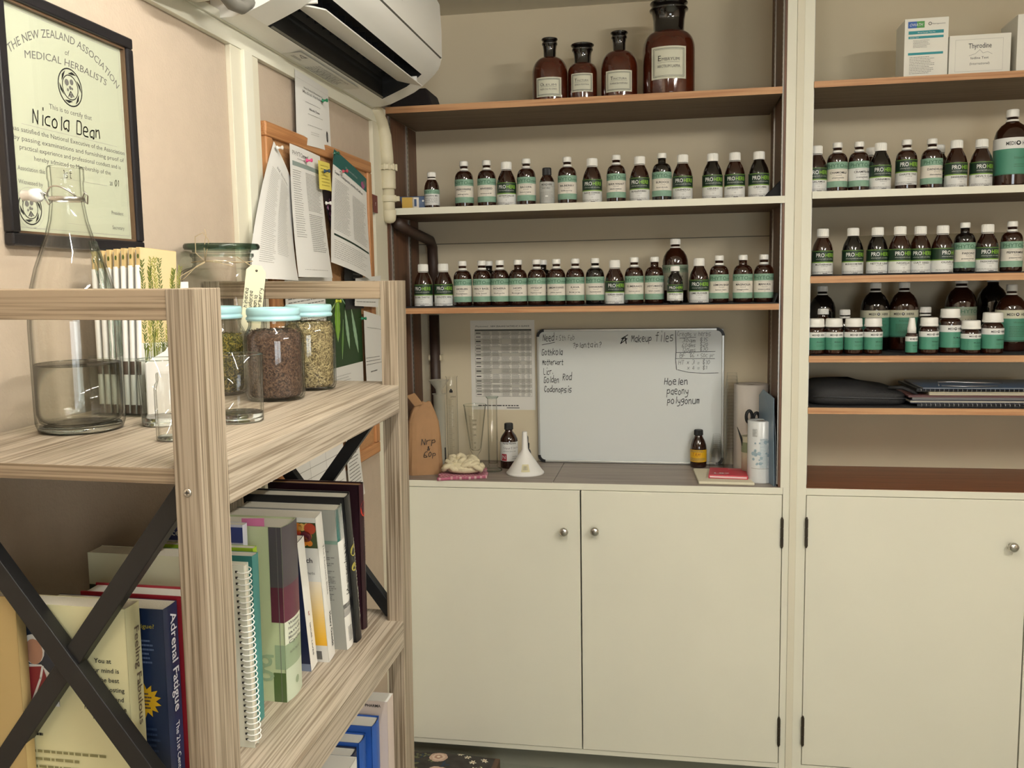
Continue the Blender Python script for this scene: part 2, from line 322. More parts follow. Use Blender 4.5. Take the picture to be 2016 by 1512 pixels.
# open bays: backs, brown side panels, metal strips
brownp = shelfwood_y
MB().box(XW+.001, .352, YB, YB+.011, 1.053, CEIL, backm).build('back_panel', cabL)
MB().box(XW+.001, .352, YB-.0015, YB, 1.873, 1.876, mat('seam_line', '#7d7765', .9)).build('panel_joint', cabL)  # thin darker line of the board joint
MB().box(.403, 1.77, YB, YB+.011, 1.053, CEIL, backm).build('back_panel', cabR)
MB().box(XW+.001, -.935, YF+.002, YB, 1.053, 2.289, brownp).build('side_panel', cabL)
MB().box(.3455, .352, YF+.003, YB, 1.053, CEIL, brownp).build('side_panel', cabL)
MB().box(1.755, 1.77, YF, YB, 1.053, CEIL, cream).build('side_panel', cabR)
def shelf_strip(cab, x, y, s, z0, z1):
    b = MB(); xa, xb = (x, x+.004) if s > 0 else (x-.004, x)
    b.box(xa, xb, y-.008, y+.008, z0, z1, strip_m)
    z = z0+.01; slot = mat('strip_slots', '#3c3a38', .8)
    while z < z1: b.box(xb if s > 0 else xa-.0004, xb+.0004 if s > 0 else xa, y-.004, y-.001, z, z+.009, slot); z += .0165
    return b.build('shelf_strip', cab)
for y in (3.004, 3.212): shelf_strip(cabL, -.935, y, 1, 1.06, 2.288)
for y in (2.994, 3.225): shelf_strip(cabL, .3455, y, -1, 1.06, CEIL)
shelf_strip(cabR, .4327, 3.0, 1, 1.06, CEIL)
# shelves (lift-out boards)
def shelf(cab, x0, x1, z0, z1, m, y0, label=None):
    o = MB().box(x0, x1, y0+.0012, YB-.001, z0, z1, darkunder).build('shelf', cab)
    MB().box(x0, x1, y0, y0+.0012, z0, z1, m).build('front_edge', o)
    if label: o['label'] = label
    return o
shelf(cabL, -.934, .340, 2.291, 2.312, shelfwood, YF+.002)
shelf(cabL, -.934, .352, 1.958, 1.980, cream, YF-.001, 'cream painted shelf board')
shelf(cabL, -.928, .340, 1.626, 1.645, shelfwood, YF+.004)
shelf(cabR, .4335, 1.754, 2.303, 2.322, shelfwood, YF+.002)
shelf(cabR, .4335, 1.754, 1.968, 1.990, cream, YF-.001, 'cream painted shelf board')
shelf(cabR, .4335, 1.754, 1.7075, 1.729, shelfwood, YF+.003)
shelf(cabR, .4335, 1.754, 1.458, 1.4785, shelfwood, YF+.003)
shelf(cabR, .4335, 1.754, 1.2935, 1.3135, shelfwood, YF+.003)
MB().box(.4335, 1.754, YF+.003, YB-.001, 1.040, 1.0535, wood('cedar_top', '#8c5536', '#744329', 0, 1, .4, 30)).build('worktop', cabR)
# vinyl-plank counter in the left bay
b = MB().box(XW+.002, -.3895, YF+.001, YB-.001, 1.045, 1.0525, vinyl).box(-.3880, .3600, YF+.001, YB-.001, 1.045, 1.0525, vinyl)
b.box(XW+.002, .36, YF+.0005, YB, 1.041, 1.049, mat('plank_backing', '#4a3a30', .8)); b.build('counter_top', cabL)
def liner(x0, x1, z, label, up=True):
    b = MB(); R = random.Random(x0+z); n = 60; y0 = YF+.006; vs = []; fs = []
    for i in range(n+1):
        x = x0+(x1-x0)*i/n; j = R.uniform(-.0012, .0012); vs += [(x, y0+j, z), (x, y0+j, z+.0035), (x, YB-.03, z+.0035), (x, YB-.03, z)]
    for i in range(n):
        a = 4*i; fs += [(a, a+4, a+5, a+1), (a+1, a+5, a+6, a+2), (a+2, a+6, a+7, a+3)]
    b.add(vs, fs, matblack)
    if up:  # turned-up end against the side
        b.hexa([(x1-.012, y0, z), (x1, y0+.01, z+.03), (x1, YB-.06, z+.03), (x1-.012, YB-.06, z), (x1-.015, y0, z+.003), (x1-.003, y0+.01, z+.034), (x1-.003, YB-.06, z+.034), (x1-.015, YB-.06, z+.003)], matblack)
    return tag(b.build('shelf_liner'), label, 'shelf liner')
liner(-.915, .338, 1.6451, 'black rubber mat lining the wooden shelf above the whiteboard')
liner(.44, 1.70, 1.7291, 'black mat on the wooden shelf below the cream shelf, dividing-post side', False)
liner(.44, 1.70, 1.4786, 'black mat under the pill bottles and large amber bottles', False)
liner(.44, 1.70, 1.3136, 'black mat under the laptop bag and folders', False)

# ---------------------------------------------------------------- bottles
def ring_cap(b, r, z0, z1, m, ribs=0):
    n = 36; pr = [(r*.985, z0), (r, z0+.001), (r*.975, z1-.003), (r*.93, z1-.0008), (r*.85, z1)]
    if ribs:
        vs = []; fs = []
        for rr, z in pr:
            for i in range(n*2): a = PI*i/n; k = rr*(1 + (.02 if i % 2 else -.015)) if z < z1-.002 else rr; vs.append((k*math.cos(a), k*math.sin(a), z))
        N = n*2
        for j in range(len(pr)-1):
            for i in range(N): i2 = (i+1) % N; fs.append((j*N+i, j*N+i2, (j+1)*N+i2, (j+1)*N+i))
        fs.append(tuple(range(N-1, -1, -1))); fs.append(tuple((len(pr)-1)*N+i for i in range(N))); b.add(vs, fs, m, False)
    else: b.lathe(pr, m, 28)
def arc_sh(r0, z0, r1, z1, n=7, pw=1.0):
    out = []
    for i in range(1, n+1):
        t = i/n*PI/2; out.append((r1 + (r0-r1)*math.cos(t)**pw, z0 + (z1-z0)*math.sin(t)))
    return out
PROF = {
 'sage': dict(R=.031, H=.153, body=[(.028, 0), (.0305, .0015), (.031, .004), (.031, .094)]+arc_sh(.031, .094, .0135, .1205)+[(.0128, .123), (.0128, .137)], cap=(.0150, .1365, .153, 0), ring=(.0148, .1215, .1285), lab=(.014, .0915)),
 'deep': dict(R=.0318, H=.1455, body=[(.029, 0), (.0314, .0015), (.0318, .005), (.0318, .072), (.0306, .083), (.0278, .094), (.0235, .104), (.019, .112), (.0165, .1175), (.016, .121)], cap=(.0178, .1205, .1455, 1), ring=(.0172, .1165, .1188), lab=(.002, .0765)),
 'small': dict(R=.0255, H=.121, body=[(.0235, 0), (.025, .0015), (.0255, .004), (.0255, .066), (.0245, .075), (.021, .086), (.0155, .095), (.0135, .098), (.0128, .101), (.0128, .106)], cap=(.0148, .105, .121, 1), ring=(.0148, .0945, .101), lab=(.010, .062)),
 'blackcap': dict(R=.0245, H=.121, body=[(.0225, 0), (.024, .0015), (.0245, .004), (.0245, .076), (.0225, .083), (.0175, .092), (.0145, .0955), (.0142, .098)], cap=(.0150, .0965, .121, 1), ring=None, lab=(.004, .074)),
 'large': dict(R=.0435, H=.215, body=[(.040, 0), (.043, .002), (.0435, .006), (.0435, .125), (.0425, .142), (.038, .158), (.0295, .172), (.0195, .181), (.0155, .186), (.0145, .198)], cap=(.0172, .196, .215, 1), ring=(.0170, .1835, .189), lab=(.042, .127)),
 'large2': dict(R=.052, H=.242, body=[(.048, 0), (.051, .002), (.052, .006), (.052, .140), (.0505, .158), (.045, .176), (.034, .191), (.022, .2), (.0165, .206), (.0155, .22)], cap=(.0190, .218, .242, 0), ring=(.019, .204, .2105), lab=(.036, .150)),
 'pill': dict(R=.0285, H=.113, body=[(.025, 0), (.028, .0015), (.0285, .005), (.0285, .068), (.0278, .075), (.025, .081), (.0205, .0845), (.0205, .088)], cap=(.0262, .0865, .113, 2), ring=None, lab=(.014, .070)),
 'pilltall': dict(R=.0325, H=.139, body=[(.029, 0), (.032, .0015), (.0325, .005), (.0325, .092), (.0315, .099), (.028, .105), (.0215, .109), (.0215, .113)], cap=(.0285, .111, .139, 2), ring=None, lab=(.018, .088)),
 'pilllow': dict(R=.0285, H=.103, body=[(.025, 0), (.028, .0015), (.0285, .005), (.0285, .058), (.0278, .065), (.025, .071), (.0205, .0745), (.0205, .078)], cap=(.0275, .0765, .103, 2), ring=None, lab=(.012, .062)),
 'remedy': dict(R=.0325, H=.164, body=[(.030, 0), (.0322, .0015), (.0325, .005), (.0325, .098), (.0312, .108), (.0255, .120), (.0165, .131), (.0138, .136), (.0138, .142)], cap=(.0160, .141, .164, 1), ring=None, lab=(.028, .098)),
 'mini': dict(R=.029, H=.136, body=[(.026, 0), (.0285, .0015), (.029, .005), (.029, .070), (.0275, .082), (.022, .098), (.0155, .110), (.0138, .113), (.0138, .118)], cap=(.0160, .117, .136, 1), ring=None, lab=(.022, .066)),
}
BASE = {}
def bottle_parts(kind, tone, ringon, capm):
    k = (kind, tone, ringon)
    if k in BASE: return BASE[k]
    P = PROF[kind]; g = amberdark if tone else amber
    body = MB().lathe(P['body'], g, 32); r, z0, z1, rb = P['cap']; c = MB()
    ring_cap(c, r, z0, z1, capm, rb == 1)
    if rb == 2: c.lathe([(r*1.03, z0-.0005), (r*1.03, z0+.0055), (r*.99, z0+.0062)], capm, 28)
    rg = None
    if ringon and P['ring']:
        rr, a, b_ = P['ring']; rg = MB().lathe([(rr*.95, a), (rr, a+.0008), (rr, b_-.0008), (rr*.96, b_)], capm, 28)
    BASE[k] = (body, c, rg); return BASE[k]
MESHC = {}
def cyl_fn(R): return lambda u, v, l: ((R+.0004+l)*math.sin(u/R), -(R+.0004+l)*math.cos(u/R), v)
def label_mesh(kind, style, name, sub, R, lab, rnd):
    b = MB(); s = Sheet(b, cyl_fn(R), R*.16, .00022); z0, z1 = lab; H = z1-z0; W = R*PI*.86
    if style == 'sage':
        base = lab_cream if rnd.random() < .75 else lab_white
        s.rect(-W, z0, W, z1, base); s.rect(-W, z1-.28*H, W, z1, lab_green, 1); s.rect(-W, z0, W, z0+.24*H, lab_green, 1)
        for i in range(3): s.rect(-W, z0+.04*H+i*.07*H, W, z0+.055*H+i*.07*H, lab_txg, 2) if i == 9 else None
        s.text('PHYTO', -.33*R, z1-.23*H, .155*H, lab_txg, 3, .004, w=1.75*R); s.text('med', 1.0*R, z1-.22*H, .11*H, lab_txg, 3, 0, w=.85*R, shear=.25)
        s.rect(-.7*R, z1-.335*H, .75*R, z1-.322*H, inkl, 2)
        s.text(name, .05*R, z0+.53*H, .085*H, ink, 3, .012, w=min(1.75*R, .165*R*len(name)+.25*R)); s.text(sub, .05*R, z0+.45*H, .04*H, inkg, 3, w=.55*R)
        s.text(name.lower(), 0, z0+.34*H, .05*H, ink, 3, .01, w=1.2*R); s.text('1:2', .05*R, z0+.27*H, .04*H, inkg, 3)
    elif style == 'deep':
        s.rect(-W, z0, W, z1, lab_white); s.rect(-W, z1-.48*H, W, z1, lab_dark, 1); s.rect(-W, z1-.035*H, W, z1-.02*H, lab_lime, 2); s.rect(-W, z1-.515*H, W, z1-.475*H, lab_lime, 2)
        s.rect(-W, z1-.50*H, W, z1-.465*H, lab_dark, 2) if False else None
        s.text('PRO', -.36*R, z1-.28*H, .165*H, lab_white, 3, .014, w=.80*R); s.text('HERB', .62*R, z1-.28*H, .165*H, mat('label_lime_ink', '#93c742', 0.5), 3, .010, w=1.0*R)
        s.text('enhancing health and wellness', .08*R, z1-.38*H, .05*H, lab_grey, 3, .01, w=1.7*R)
        s.text(name, .05*R, z0+.37*H, .075*H, ink, 3, .012, w=min(1.75*R, .15*R*len(name)+.25*R)); s.text(sub, .05*R, z0+.31*H, .035*H, inkg, 3, w=.6*R); s.text('1:2', .05*R, z0+.19*H, .05*H, inkg, 3)
        s.greek(-1.3*R, z0+.03*H, 1.3*R, z0+.13*H, 2, inkl, rnd); s.rect(-.1*R, z0+.02*H, .35*R, z0+.04*H, ink, 3)
    elif style == 'teal':
        s.rect(-W, z0, W, z1, lab_teal); s.rect(-W, z1-.30*H, W, z1, lab_white, 1); medi(s, 0, z1-.205*H, .10*H, R)
        s.text(name, .25*R, z0+.42*H, .065*H, lab_txg if kind == 'large2' else ink, 3, .01, w=.9*R)
        s.greek(-.2*R, z0+.18*H, .8*R, z0+.3*H, 2, lab_txg, rnd, th=.3); s.rect(-W, z0, W, z0+.02*H, lab_txg, 2)
    elif style == 'grey':
        s.rect(-W, z0, W, z1, lab_grey); medi(s, 0, z1-.17*H, .08*H, R); s.text(name, 0, z1-.33*H, .06*H, ink, 3, .01, w=1.1*R); s.rect(-1.1*R, z1-.24*H, 1.1*R, z1-.232*H, inkg, 2)
        s.greek(-1.1*R, z0+.12*H, 1.1*R, z0+.55*H, 7, inkl, rnd); s.rect(-.15*R, z0+.3*H, .2*R, z0+.36*H, lab_white, 3)
    elif style == 'bigteal':
        s.rect(-W, z0, W, z1, lab_teal); s.rect(-W, z1-.27*H, W, z1, mat('label_beige', '#cfcdb4', .5), 1); medi(s, 0, z1-.18*H, .085*H, R)
        s.text(name, .15*R, z0+.58*H, .06*H, lab_txg, 3, .01, w=.8*R); s.greek(-.5*R, z0+.14*H, .8*R, z0+.5*H, 7, lab_txg, rnd); s.rect(-W, z0+.02*H, W, z0+.035*H, ink, 2)
    elif style == 'bigsage':
        s.rect(-W, z0, W, z1, mat('label_dull_sage', '#8c9b85', .6)); s.rect(-W, z0, W, z1-.3*H, mat('label_dull_beige', '#a9a690', .6), 1); s.text('PHYTOmed', 0, z1-.22*H, .14*H, lab_txg, 3, w=2.2*R)
        s.text(name, 0, z1-.5*H, .08*H, ink, 3, .01, w=1.2*R)
    elif style == 'flav':
        s.rect(-W, z0, W, z1, lab_white); s.rect(-W, z1-.28*H, W, z1, lab_green, 1); s.text('PHYTOm', 0, z1-.23*H, .16*H, lab_txg, 3, w=2.1*R)
        s.text('FLAVOURING MIX', 0, z1-.45*H, .1*H, ink, 3, .01, w=2.0*R)
        for i, t in enumerate(('contains natural flavour', 'Lavender & Fennel', 'with natural Orange flavour')): s.text(t, 0, z1-(.58+.12*i)*H, .07*H, ink, 3, 0, w=1.8*R)
        s.rect(-W, z0+.05*H, W, z0+.065*H, inkl, 2)
    elif style == 'remedy':
        s.rect(-W, z0, W, z1, lab_white); s.text('Herbal Remedy', 0, z1-.1*H, .08*H, ink, 3, .015, w=1.6*R); s.hand('tinpart betw', -.8*R, z1-.35*H, .1*H, mat('ink_brown', '#5a3a34', .7), layer=3)
        s.text('instructions: 5ml x 2 daily', 0, z1-.5*H, .05*H, ink, 3, 0, w=1.5*R); s.rect(-1.0*R, z0+.02*H, -.35*R, z0+.38*H, mat('label_crimson', '#a8323c', .5), 2); s.text('N', -.68*R, z0+.12*H, .2*H, lab_white, 4)
        s.text('Nicola Dean', .6*R, z0+.22*H, .05*H, ink, 3, 0, w=.6*R); s.text('herbalist', .6*R, z0+.12*H, .05*H, ink, 3, 0, w=.6*R)
    elif style == 'yellow':
        s.rect(-W, z0, W, z1, mat('label_yellow', '#e5b21a', .5)); s.hand('TAMUS', -.75*R, z0+.45*H, .28*H, mat('ink_red_brown', '#a2481c', .7), layer=3)
        s.greek(-1.1*R, z1-.2*H, 1.1*R, z1-.03*H, 2, inkg, rnd); s.greek(-1.1*R, z0+.05*H, 1.1*R, z0+.35*H, 4, inkg, rnd)
    return b
def medi(s, u, v, h, R):
    s.text('MEDI', u-.42*R, v, h, ink, 3, .012, w=.48*R); s.text('HERB', u+.5*R, v, h, ink, 3, .012, w=.52*R); s.disc(u, v+.5*h, h*.62, ink, 3, 12); s.disc(u, v+.55*h, h*.3, lab_white, 4, 10)
def bottle(kind, style, name, x, y, z, label, group, sub='leaf', tone=0, ring=1, rot=0, scale=1, capm=None, nm='amber_bottle', cat='bottle', toilt=0):
    rnd = random.Random(hash_(name)); t = thing(nm, label, cat, (x, y, z), rot, group); t.scale = (scale,)*3
    body, cap, rg = bottle_parts(kind, tone, ring, capm or (black if kind in ('blackcap', 'remedy', 'mini') else capw)); key = (kind, tone, ring)
    if key not in MESHC:
        MESHC[key] = [body.build('glass_body', t), cap.build('cap', t)] + ([rg.build('neck_ring', t)] if rg else [])
    else:
        for o in MESHC[key]: part(o, t)
    if style: label_mesh(kind, style, name, sub, PROF[kind]['R'], PROF[kind]['lab'], rnd).build('label', t)
    return t
def hash_(s): return sum((i+1)*ord(c) for i, c in enumerate(s))
def px_x(u, y, z):
    """x of the vertical line seen at column u, at depth y and height z"""
    v = 700.0
    for _ in range(6):
        p = at_y(u, v, y); v += (p[2]-z)*(FPX/y)
    return at_y(u, v, y)[0]
G2 = 'small amber bottles on the cream shelf by the pipe'; G3 = 'amber bottles on the black mat above the whiteboard'
row2 = [(850.4,'small','flav','FLAVOURING',0,1,0),(914.1,'sage','sage','ANDROGRAPHIS',0,1,.0),(958.6,'sage','sage','ANISEED',0,1,0),(997.5,'deep','deep','ASTRAGALUS',0,1,0),(1036.5,'sage','sage','BACOPA',0,1,0),
 (1077,'blackcap','grey','BODY SPRAY',0,0,0),(1116.9,'sage','sage','BILBERRY',0,1,0),(1165.9,'deep','deep','BLACK COHOSH',0,1,.0),(1213.2,'sage','sage','BLACK WALNUT',0,1,0),(1259.2,'deep','deep','BUGLEWEED',0,1,-.12),(1303,'sage','sage','BURDOCK',1,0,.05),
 (1343.7,'deep','deep','CALENDULA',0,1,0),(1402.5,'deep','deep','CELERY',1,0,0),(1446.3,'deep','deep','CALIFORNIAN POPPY',0,1,-.05),(1493.7,'deep','deep','CASCARA',1,0,.06)]
STY = {'sage': 'pale sage green banded label', 'deep': 'dark green topped label'}
for u, kd, st, nm, tn, rg, ro in row2:
    x = px_x(u, 3.03, 2.03)
    if st == 'flav': lb = 'short amber bottle with white flavouring mix label at the pipe end of the cream shelf'
    elif st == 'grey': lb = 'short amber bottle with black cap and grey label on the cream shelf'
    else: lb = f'amber bottle, {STY[st]} reading {nm.capitalize()}, on the cream shelf'
    bottle(kd, st, nm, x, 3.03, 1.980, lb, G2, 'root' if len(nm) % 2 else 'leaf', tn, rg, math.atan2(-x, 3.03)*.3+ro)
row3 = [(834,'deep','deep','GLOBE THISTLE',0,1,-.1),(873.5,'deep','deep','GOLDEN SEAL',0,1,.15),(911.4,'sage','sage','HOELEN',0,1,0),(949.3,'sage','sage','HOLY BASIL',0,1,0),(984.8,'sage','sage','HOHERIA',0,1,0),(1020.2,'sage','sage','HOPS',0,0,0),(1057,'sage','sage','HYSSOP',0,1,0),
 (1095.6,'sage','sage','JAMAICAN DOGWOOD',0,1,0),(1132.7,'sage','sage','KAVA',0,1,0),(1171.7,'sage','sage','KAWAKAWA',1,1,.1),(1210.2,'deep','deep','KOREAN GINSENG',0,1,.1),(1248.5,'sage','sage','KUMERAHOU',0,1,.05),(1288.4,'sage','sage',"LADY'S MANTLE",0,0,0),
 (1375.9,'deep','deep','LIME FLOWER',0,0,.0),(1415.5,'sage','sage','LEMON BALM',0,1,.2),(1462.2,'sage','sage','MAGNOLIA',0,0,-.05),(1503.3,'sage','sage','MANUKA',0,1,0)]
ZM = 1.6487
for u, kd, st, nm, tn, rg, ro in row3:
    y = 3.04; x = px_x(u, y, 1.7)
    bottle(kd, st, nm, x, y, ZM, f"amber bottle, {STY[st]} reading {nm.capitalize()}, above the whiteboard", G3, 'root' if len(nm) % 2 else 'leaf', tn, rg, math.atan2(-x, 3.03)*.3+ro)
for u, nb in ((962, 'Holy basil'), (1068.5, 'Hyssop')):
    bottle('sage', 'sage', 'SPARE', px_x(u, 3.115, 1.78), 3.115, ZM, f'amber bottle half hidden behind the one reading {nb}', G3, tone=1, ring=0)
bottle('large', 'bigsage', 'LICORICE', px_x(1329.4, 3.15, 1.8), 3.15, ZM, 'large amber bottle with dull green label behind a small bottle above the whiteboard', G3)
bottle('small', 'deep', 'DREAM BALM GREEN', px_x(1329, 3.0, 1.7), 3.003, ZM, 'small amber bottle with white cap standing in front of the large amber bottle', G3, tone=1, ring=0)
# right bay
G4 = 'amber bottles on the cream shelf beyond the dividing post'; G5 = 'amber bottles on the wooden shelf beyond the dividing post'; G6 = 'large amber bottles behind the pill bottles'; G7 = 'pill bottles with white lids on the black mat'
for u, kd, st, nm, y, tn, rg, ro in [(1607,'deep','deep','CALAMUS',3.03,0,1,.1),(1647.9,'sage','sage','CHAMOMILE',3.03,0,1,0),(1690.5,'sage','sage','CRAMPBARK',3.03,0,1,.25),(1732.9,'deep','deep','CINNAMON',3.02,1,0,.1),(1784,'sage','deep','CHASTE TREE',3.03,0,1,.0),(1833.8,'sage','sage','DANDELION',3.03,0,1,.25),
  (1881.9,'deep','deep','DANDELION ROOT',3.03,0,0,.2),(1931.4,'deep','deep',"DEVIL'S CLAW",3.03,0,1,.15),(2042,'sage','sage','ECHINACEA',3.03,0,1,0)]:
    bottle(kd, st, nm, px_x(u, y, 2.05), y, 1.990, f"amber bottle, {STY[st]} reading {nm.capitalize()}, on the cream shelf past the post", G4, 'seed', tn, rg, -.05+ro) if u < 2030 else None
bottle('deep', 'deep', 'SPARE B', px_x(1716, 3.12, 2.1), 3.12, 1.990, 'amber bottle half hidden behind the one reading Cinnamon', G4, ring=1)
bottle('deep', 'deep', 'SPARE C', px_x(1848, 3.12, 2.1), 3.12, 1.990, 'amber bottle half hidden behind the one reading Dandelion', G4, ring=1)
bottle('large2', 'teal', 'Echinacea Premium', px_x(1991, 3.05, 2.1), 3.05, 1.990, 'large amber bottle with teal label on the cream shelf at the photo edge', G4, scale=.96, rot=.05)
ZR3 = 1.7327
for u, kd, st, nm, y, tn, rg, ro in [(1619.3,'deep','deep','MOTHERWORT',3.03,0,1,0),(1678.8,'deep','deep','MUSHROOM FORTE',3.03,1,0,-.05),(1727,'deep','deep','NETTLE LEAF',3.03,1,1,0),(1771,'deep','deep','NIGELLA',3.01,0,1,.15),(1811,'deep','deep','OAT SEED',3.03,0,1,-.1),(1855,'deep','deep','OLIVE LEAF',3.02,0,1,.5),
  (1898.6,'sage','sage','PAEONY',3.03,1,0,.1),(1943,'deep','deep','PASSIONFLOWER',3.02,0,1,0),(1991.4,'sage','sage','PEPPERMINT',3.03,0,1,.1)]:
    bottle(kd, st, nm, px_x(u, y, 1.8), y, ZR3, f'amber bottle, {STY[st]} reading {nm.capitalize()}, on the wooden shelf past the post', G5, 'herb', tn, rg, ro)
tag(MB().box(.62, 1.12, 3.30, 3.318, ZR3, 1.865, mat('hardboard', '#8f8468', .8)).build('board'), 'thin brown board leaning behind the bottles on the wooden shelf past the post', 'board')
ZR4 = 1.4822
def at_row4(u, y): return px_x(u, y, 1.56)
bottle('large', None, 'L1', at_row4(1617.8, 3.20), 3.20, ZR4, 'large amber bottle behind a ribbed white cap in the corner by the post', G6, ring=1, tone=1)
bottle('small', None, 'S1', at_row4(1620, 3.10), 3.10, ZR4, 'amber bottle with ribbed white cap in the corner behind the first pill bottles', G6, ring=0, scale=1.17)
bottle('small', 'flav', 'S2', at_row4(1662.8, 3.13), 3.13, ZR4, 'small amber bottle with white cap behind the second and third pill bottles', G6, ring=1, tone=1, scale=1.13)
bottle('large', 'bigteal', 'Ginger', at_row4(1721.7, 3.18), 3.18, ZR4, 'large amber bottle, beige and teal label, nearer the post of the touching pair', G6, tone=1, rot=.05, scale=1.04)
bottle('large', 'bigteal', 'Echinacea', at_row4(1778, 3.18), 3.18, ZR4, 'large amber bottle, beige and teal label, directly behind the spray bottle', G6, rot=-.25, scale=1.04)
bottle('small', None, 'S3', at_row4(1821, 3.16), 3.16, ZR4, 'amber bottle with small white cap behind the pill bottle next to the spray', G6, tone=1, scale=1.17)
bottle('large', 'bigsage', 'Valerian', at_row4(1890, 3.2), 3.2, ZR4, 'large amber bottle with pale green label behind the tall pill bottle', G6, rot=.6, scale=1.1)
bottle('large', None, 'L2', at_row4(1952, 3.26), 3.26, ZR4, 'large dark bottle at the back beside the tall teal labelled bottle', G6, tone=1, ring=0, scale=1.12)
bottle('large2', 'bigteal', 'Withania', at_row4(1989, 3.12), 3.12, ZR4, 'large amber bottle with teal label behind the pill bottle nearest the photo edge', G6, rot=.1, scale=.87)
for u, kd, nm, wh in [(1606,'pill','Andro','pill bottle with white lid closest to the dividing post'),(1641.6,'pill','Bilberry','pill bottle with white lid, second from the dividing post'),(1680.6,'pill','Valerian','pill bottle with white lid, third from the dividing post'),(1719,'pill','Zinc','pill bottle with white lid, fourth from the post, left of the gap'),
    (1829,'pill','Withania','pill bottle with white lid just past the spray bottle'),(1870,'pilltall','St Marys','taller pill bottle with white lid standing above its neighbours'),(1911.5,'pilllow','Kava','lowest pill bottle with broad white lid after the tall one'),(1954,'pill','Chelidonium','wide pill bottle with white lid standing last before the photo edge')]:
    y = 3.012 if kd != 'pilltall' else 3.035
    bottle(kd, 'teal', nm, at_row4(u, y), y, ZR4, wh, G7, rot=.25 if u > 1700 else .15, nm='pill_bottle', scale=1.12 if u > 1950 else 1.0)
bottle('pill', None, 'pale', at_row4(2029, 3.08), 3.08, ZR4, 'pale jar cut off by the photo edge on the black mat', G7, nm='pill_bottle', capm=capw) if False else None
x = at_row4(1795, 3.0); t = thing('spray_bottle', 'slim teal labelled spray bottle with tall white cap', 'spray bottle', (x, 3.0, ZR4), .2)
MB().lathe([(.0155, 0), (.0172, .001), (.0175, .004), (.0175, .058), (.016, .063), (.0125, .066)], amber, 24).build('glass_body', t)
MB().lathe([(.0130, .064), (.0130, .082), (.0122, .084), (.0095, .104), (.0085, .111), (.0075, .113)], capw, 24).build('cap', t)
label_mesh('pill', 'teal', 'Spray', 'x', .0175, (.005, .055), random.Random(4)).build('label', t)

# apothecary bottles on the top shelf
def apothecary(u, R, H, neckr, stop, zneck, body, lab, words, label):
    y = 3.075; x = px_x(u, y, 2.4); t = thing('apothecary_bottle', label, 'bottle', (x, y, 2.312), math.atan2(-x, y)*.3, 'brown apothecary bottles on the top shelf')
    pr = [(R*.93, 0), (R*.99, .002), (R, .007), (R, body)]+arc_sh(R, body, neckr*1.04, zneck, 9, 1.0)
    zr = H-(H-zneck)*.24; d_ = H-zr
    MB().lathe(pr, amber2, 40, caps=False).lathe([(neckr*1.03, zneck), (neckr, zneck+.003), (neckr*1.02, zneck+.5*(zr-zneck)), (neckr*1.10, zr-.010), (neckr*1.24, zr-.0075), (neckr*1.27, zr-.004), (neckr*1.22, zr), (neckr*.9, zr)], capblack, 40, caps=False).build('glass_body', t)
    b = MB().lathe([(neckr*.90, zr-.006), (neckr*.98, zr+.02*d_), (neckr*1.05, zr+.15*d_), (stop*.90, zr+.38*d_), (stop*.99, zr+.55*d_), (stop, zr+.68*d_), (stop*.96, zr+.82*d_), (stop*.7, H-.001), (stop*.3, H)], capblack, 36); b.build('stopper', t)
    b = MB(); W, z0, z1 = lab; s = Sheet(b, cyl_fn(R), R*.14, .0004); s.rect(-W, z0, W, z1, mat('parchment_label', '#d9d8c4', .6)); dk = mat('label_border_green', '#39423a', .6)
    for k, th in ((.12, .0013), (.19, .0008)):
        a = W*(1-k); zz0, zz1 = z0+W*k*.9, z1-W*k*.9
        s.rect(-a, zz0, a, zz0+th, dk, 1); s.rect(-a, zz1-th, a, zz1, dk, 1); s.rect(-a, zz0, -a+th, zz1, dk, 1); s.rect(a-th, zz0, a, zz1, dk, 1)
    zc = (z0+z1)/2; h = (z1-z0); s.text(words[0][0], -W*.5, zc+h*.05, h*.17, ink, 2); s.text(words[0][1:], W*.1, zc+h*.05, h*.10, inkg, 2, w=W*.95); s.rect(-W*.6, zc, W*.6, zc+.0006, inkg, 2); s.text(words[1], 0, zc-h*.16, h*.09, inkg, 2, w=W*1.25)
    b.build('label', t)
apothecary(1082.8, .059, .215, .0205, .0272, .151, .098, (.0445, .016, .078), ('OLEUM', 'NEROLI FLORES'), 'brown glass-stoppered bottle, nearest the air conditioner of four on the top shelf')
apothecary(1147, .0485, .19, .0275, .0385, .125, .093, (.0385, .028, .087), ('TINCTURA', 'ARNICA MONTANA'), 'smallest brown stoppered bottle on the top shelf, with a wide flat lid')
apothecary(1219.4, .060, .222, .0205, .0285, .158, .103, (.0455, .020, .087), ('TINCTURA', 'ECHINACEA PURPUREA'), 'brown narrow-necked bottle beside the biggest bottle on the top shelf')
apothecary(1316.5, .0835, .306, .049, .0605, .205, .150, (.058, .047, .147), ('EMBRYUM', 'ARCTIUM LAPPA'), 'biggest brown glass-stoppered bottle on the top shelf')

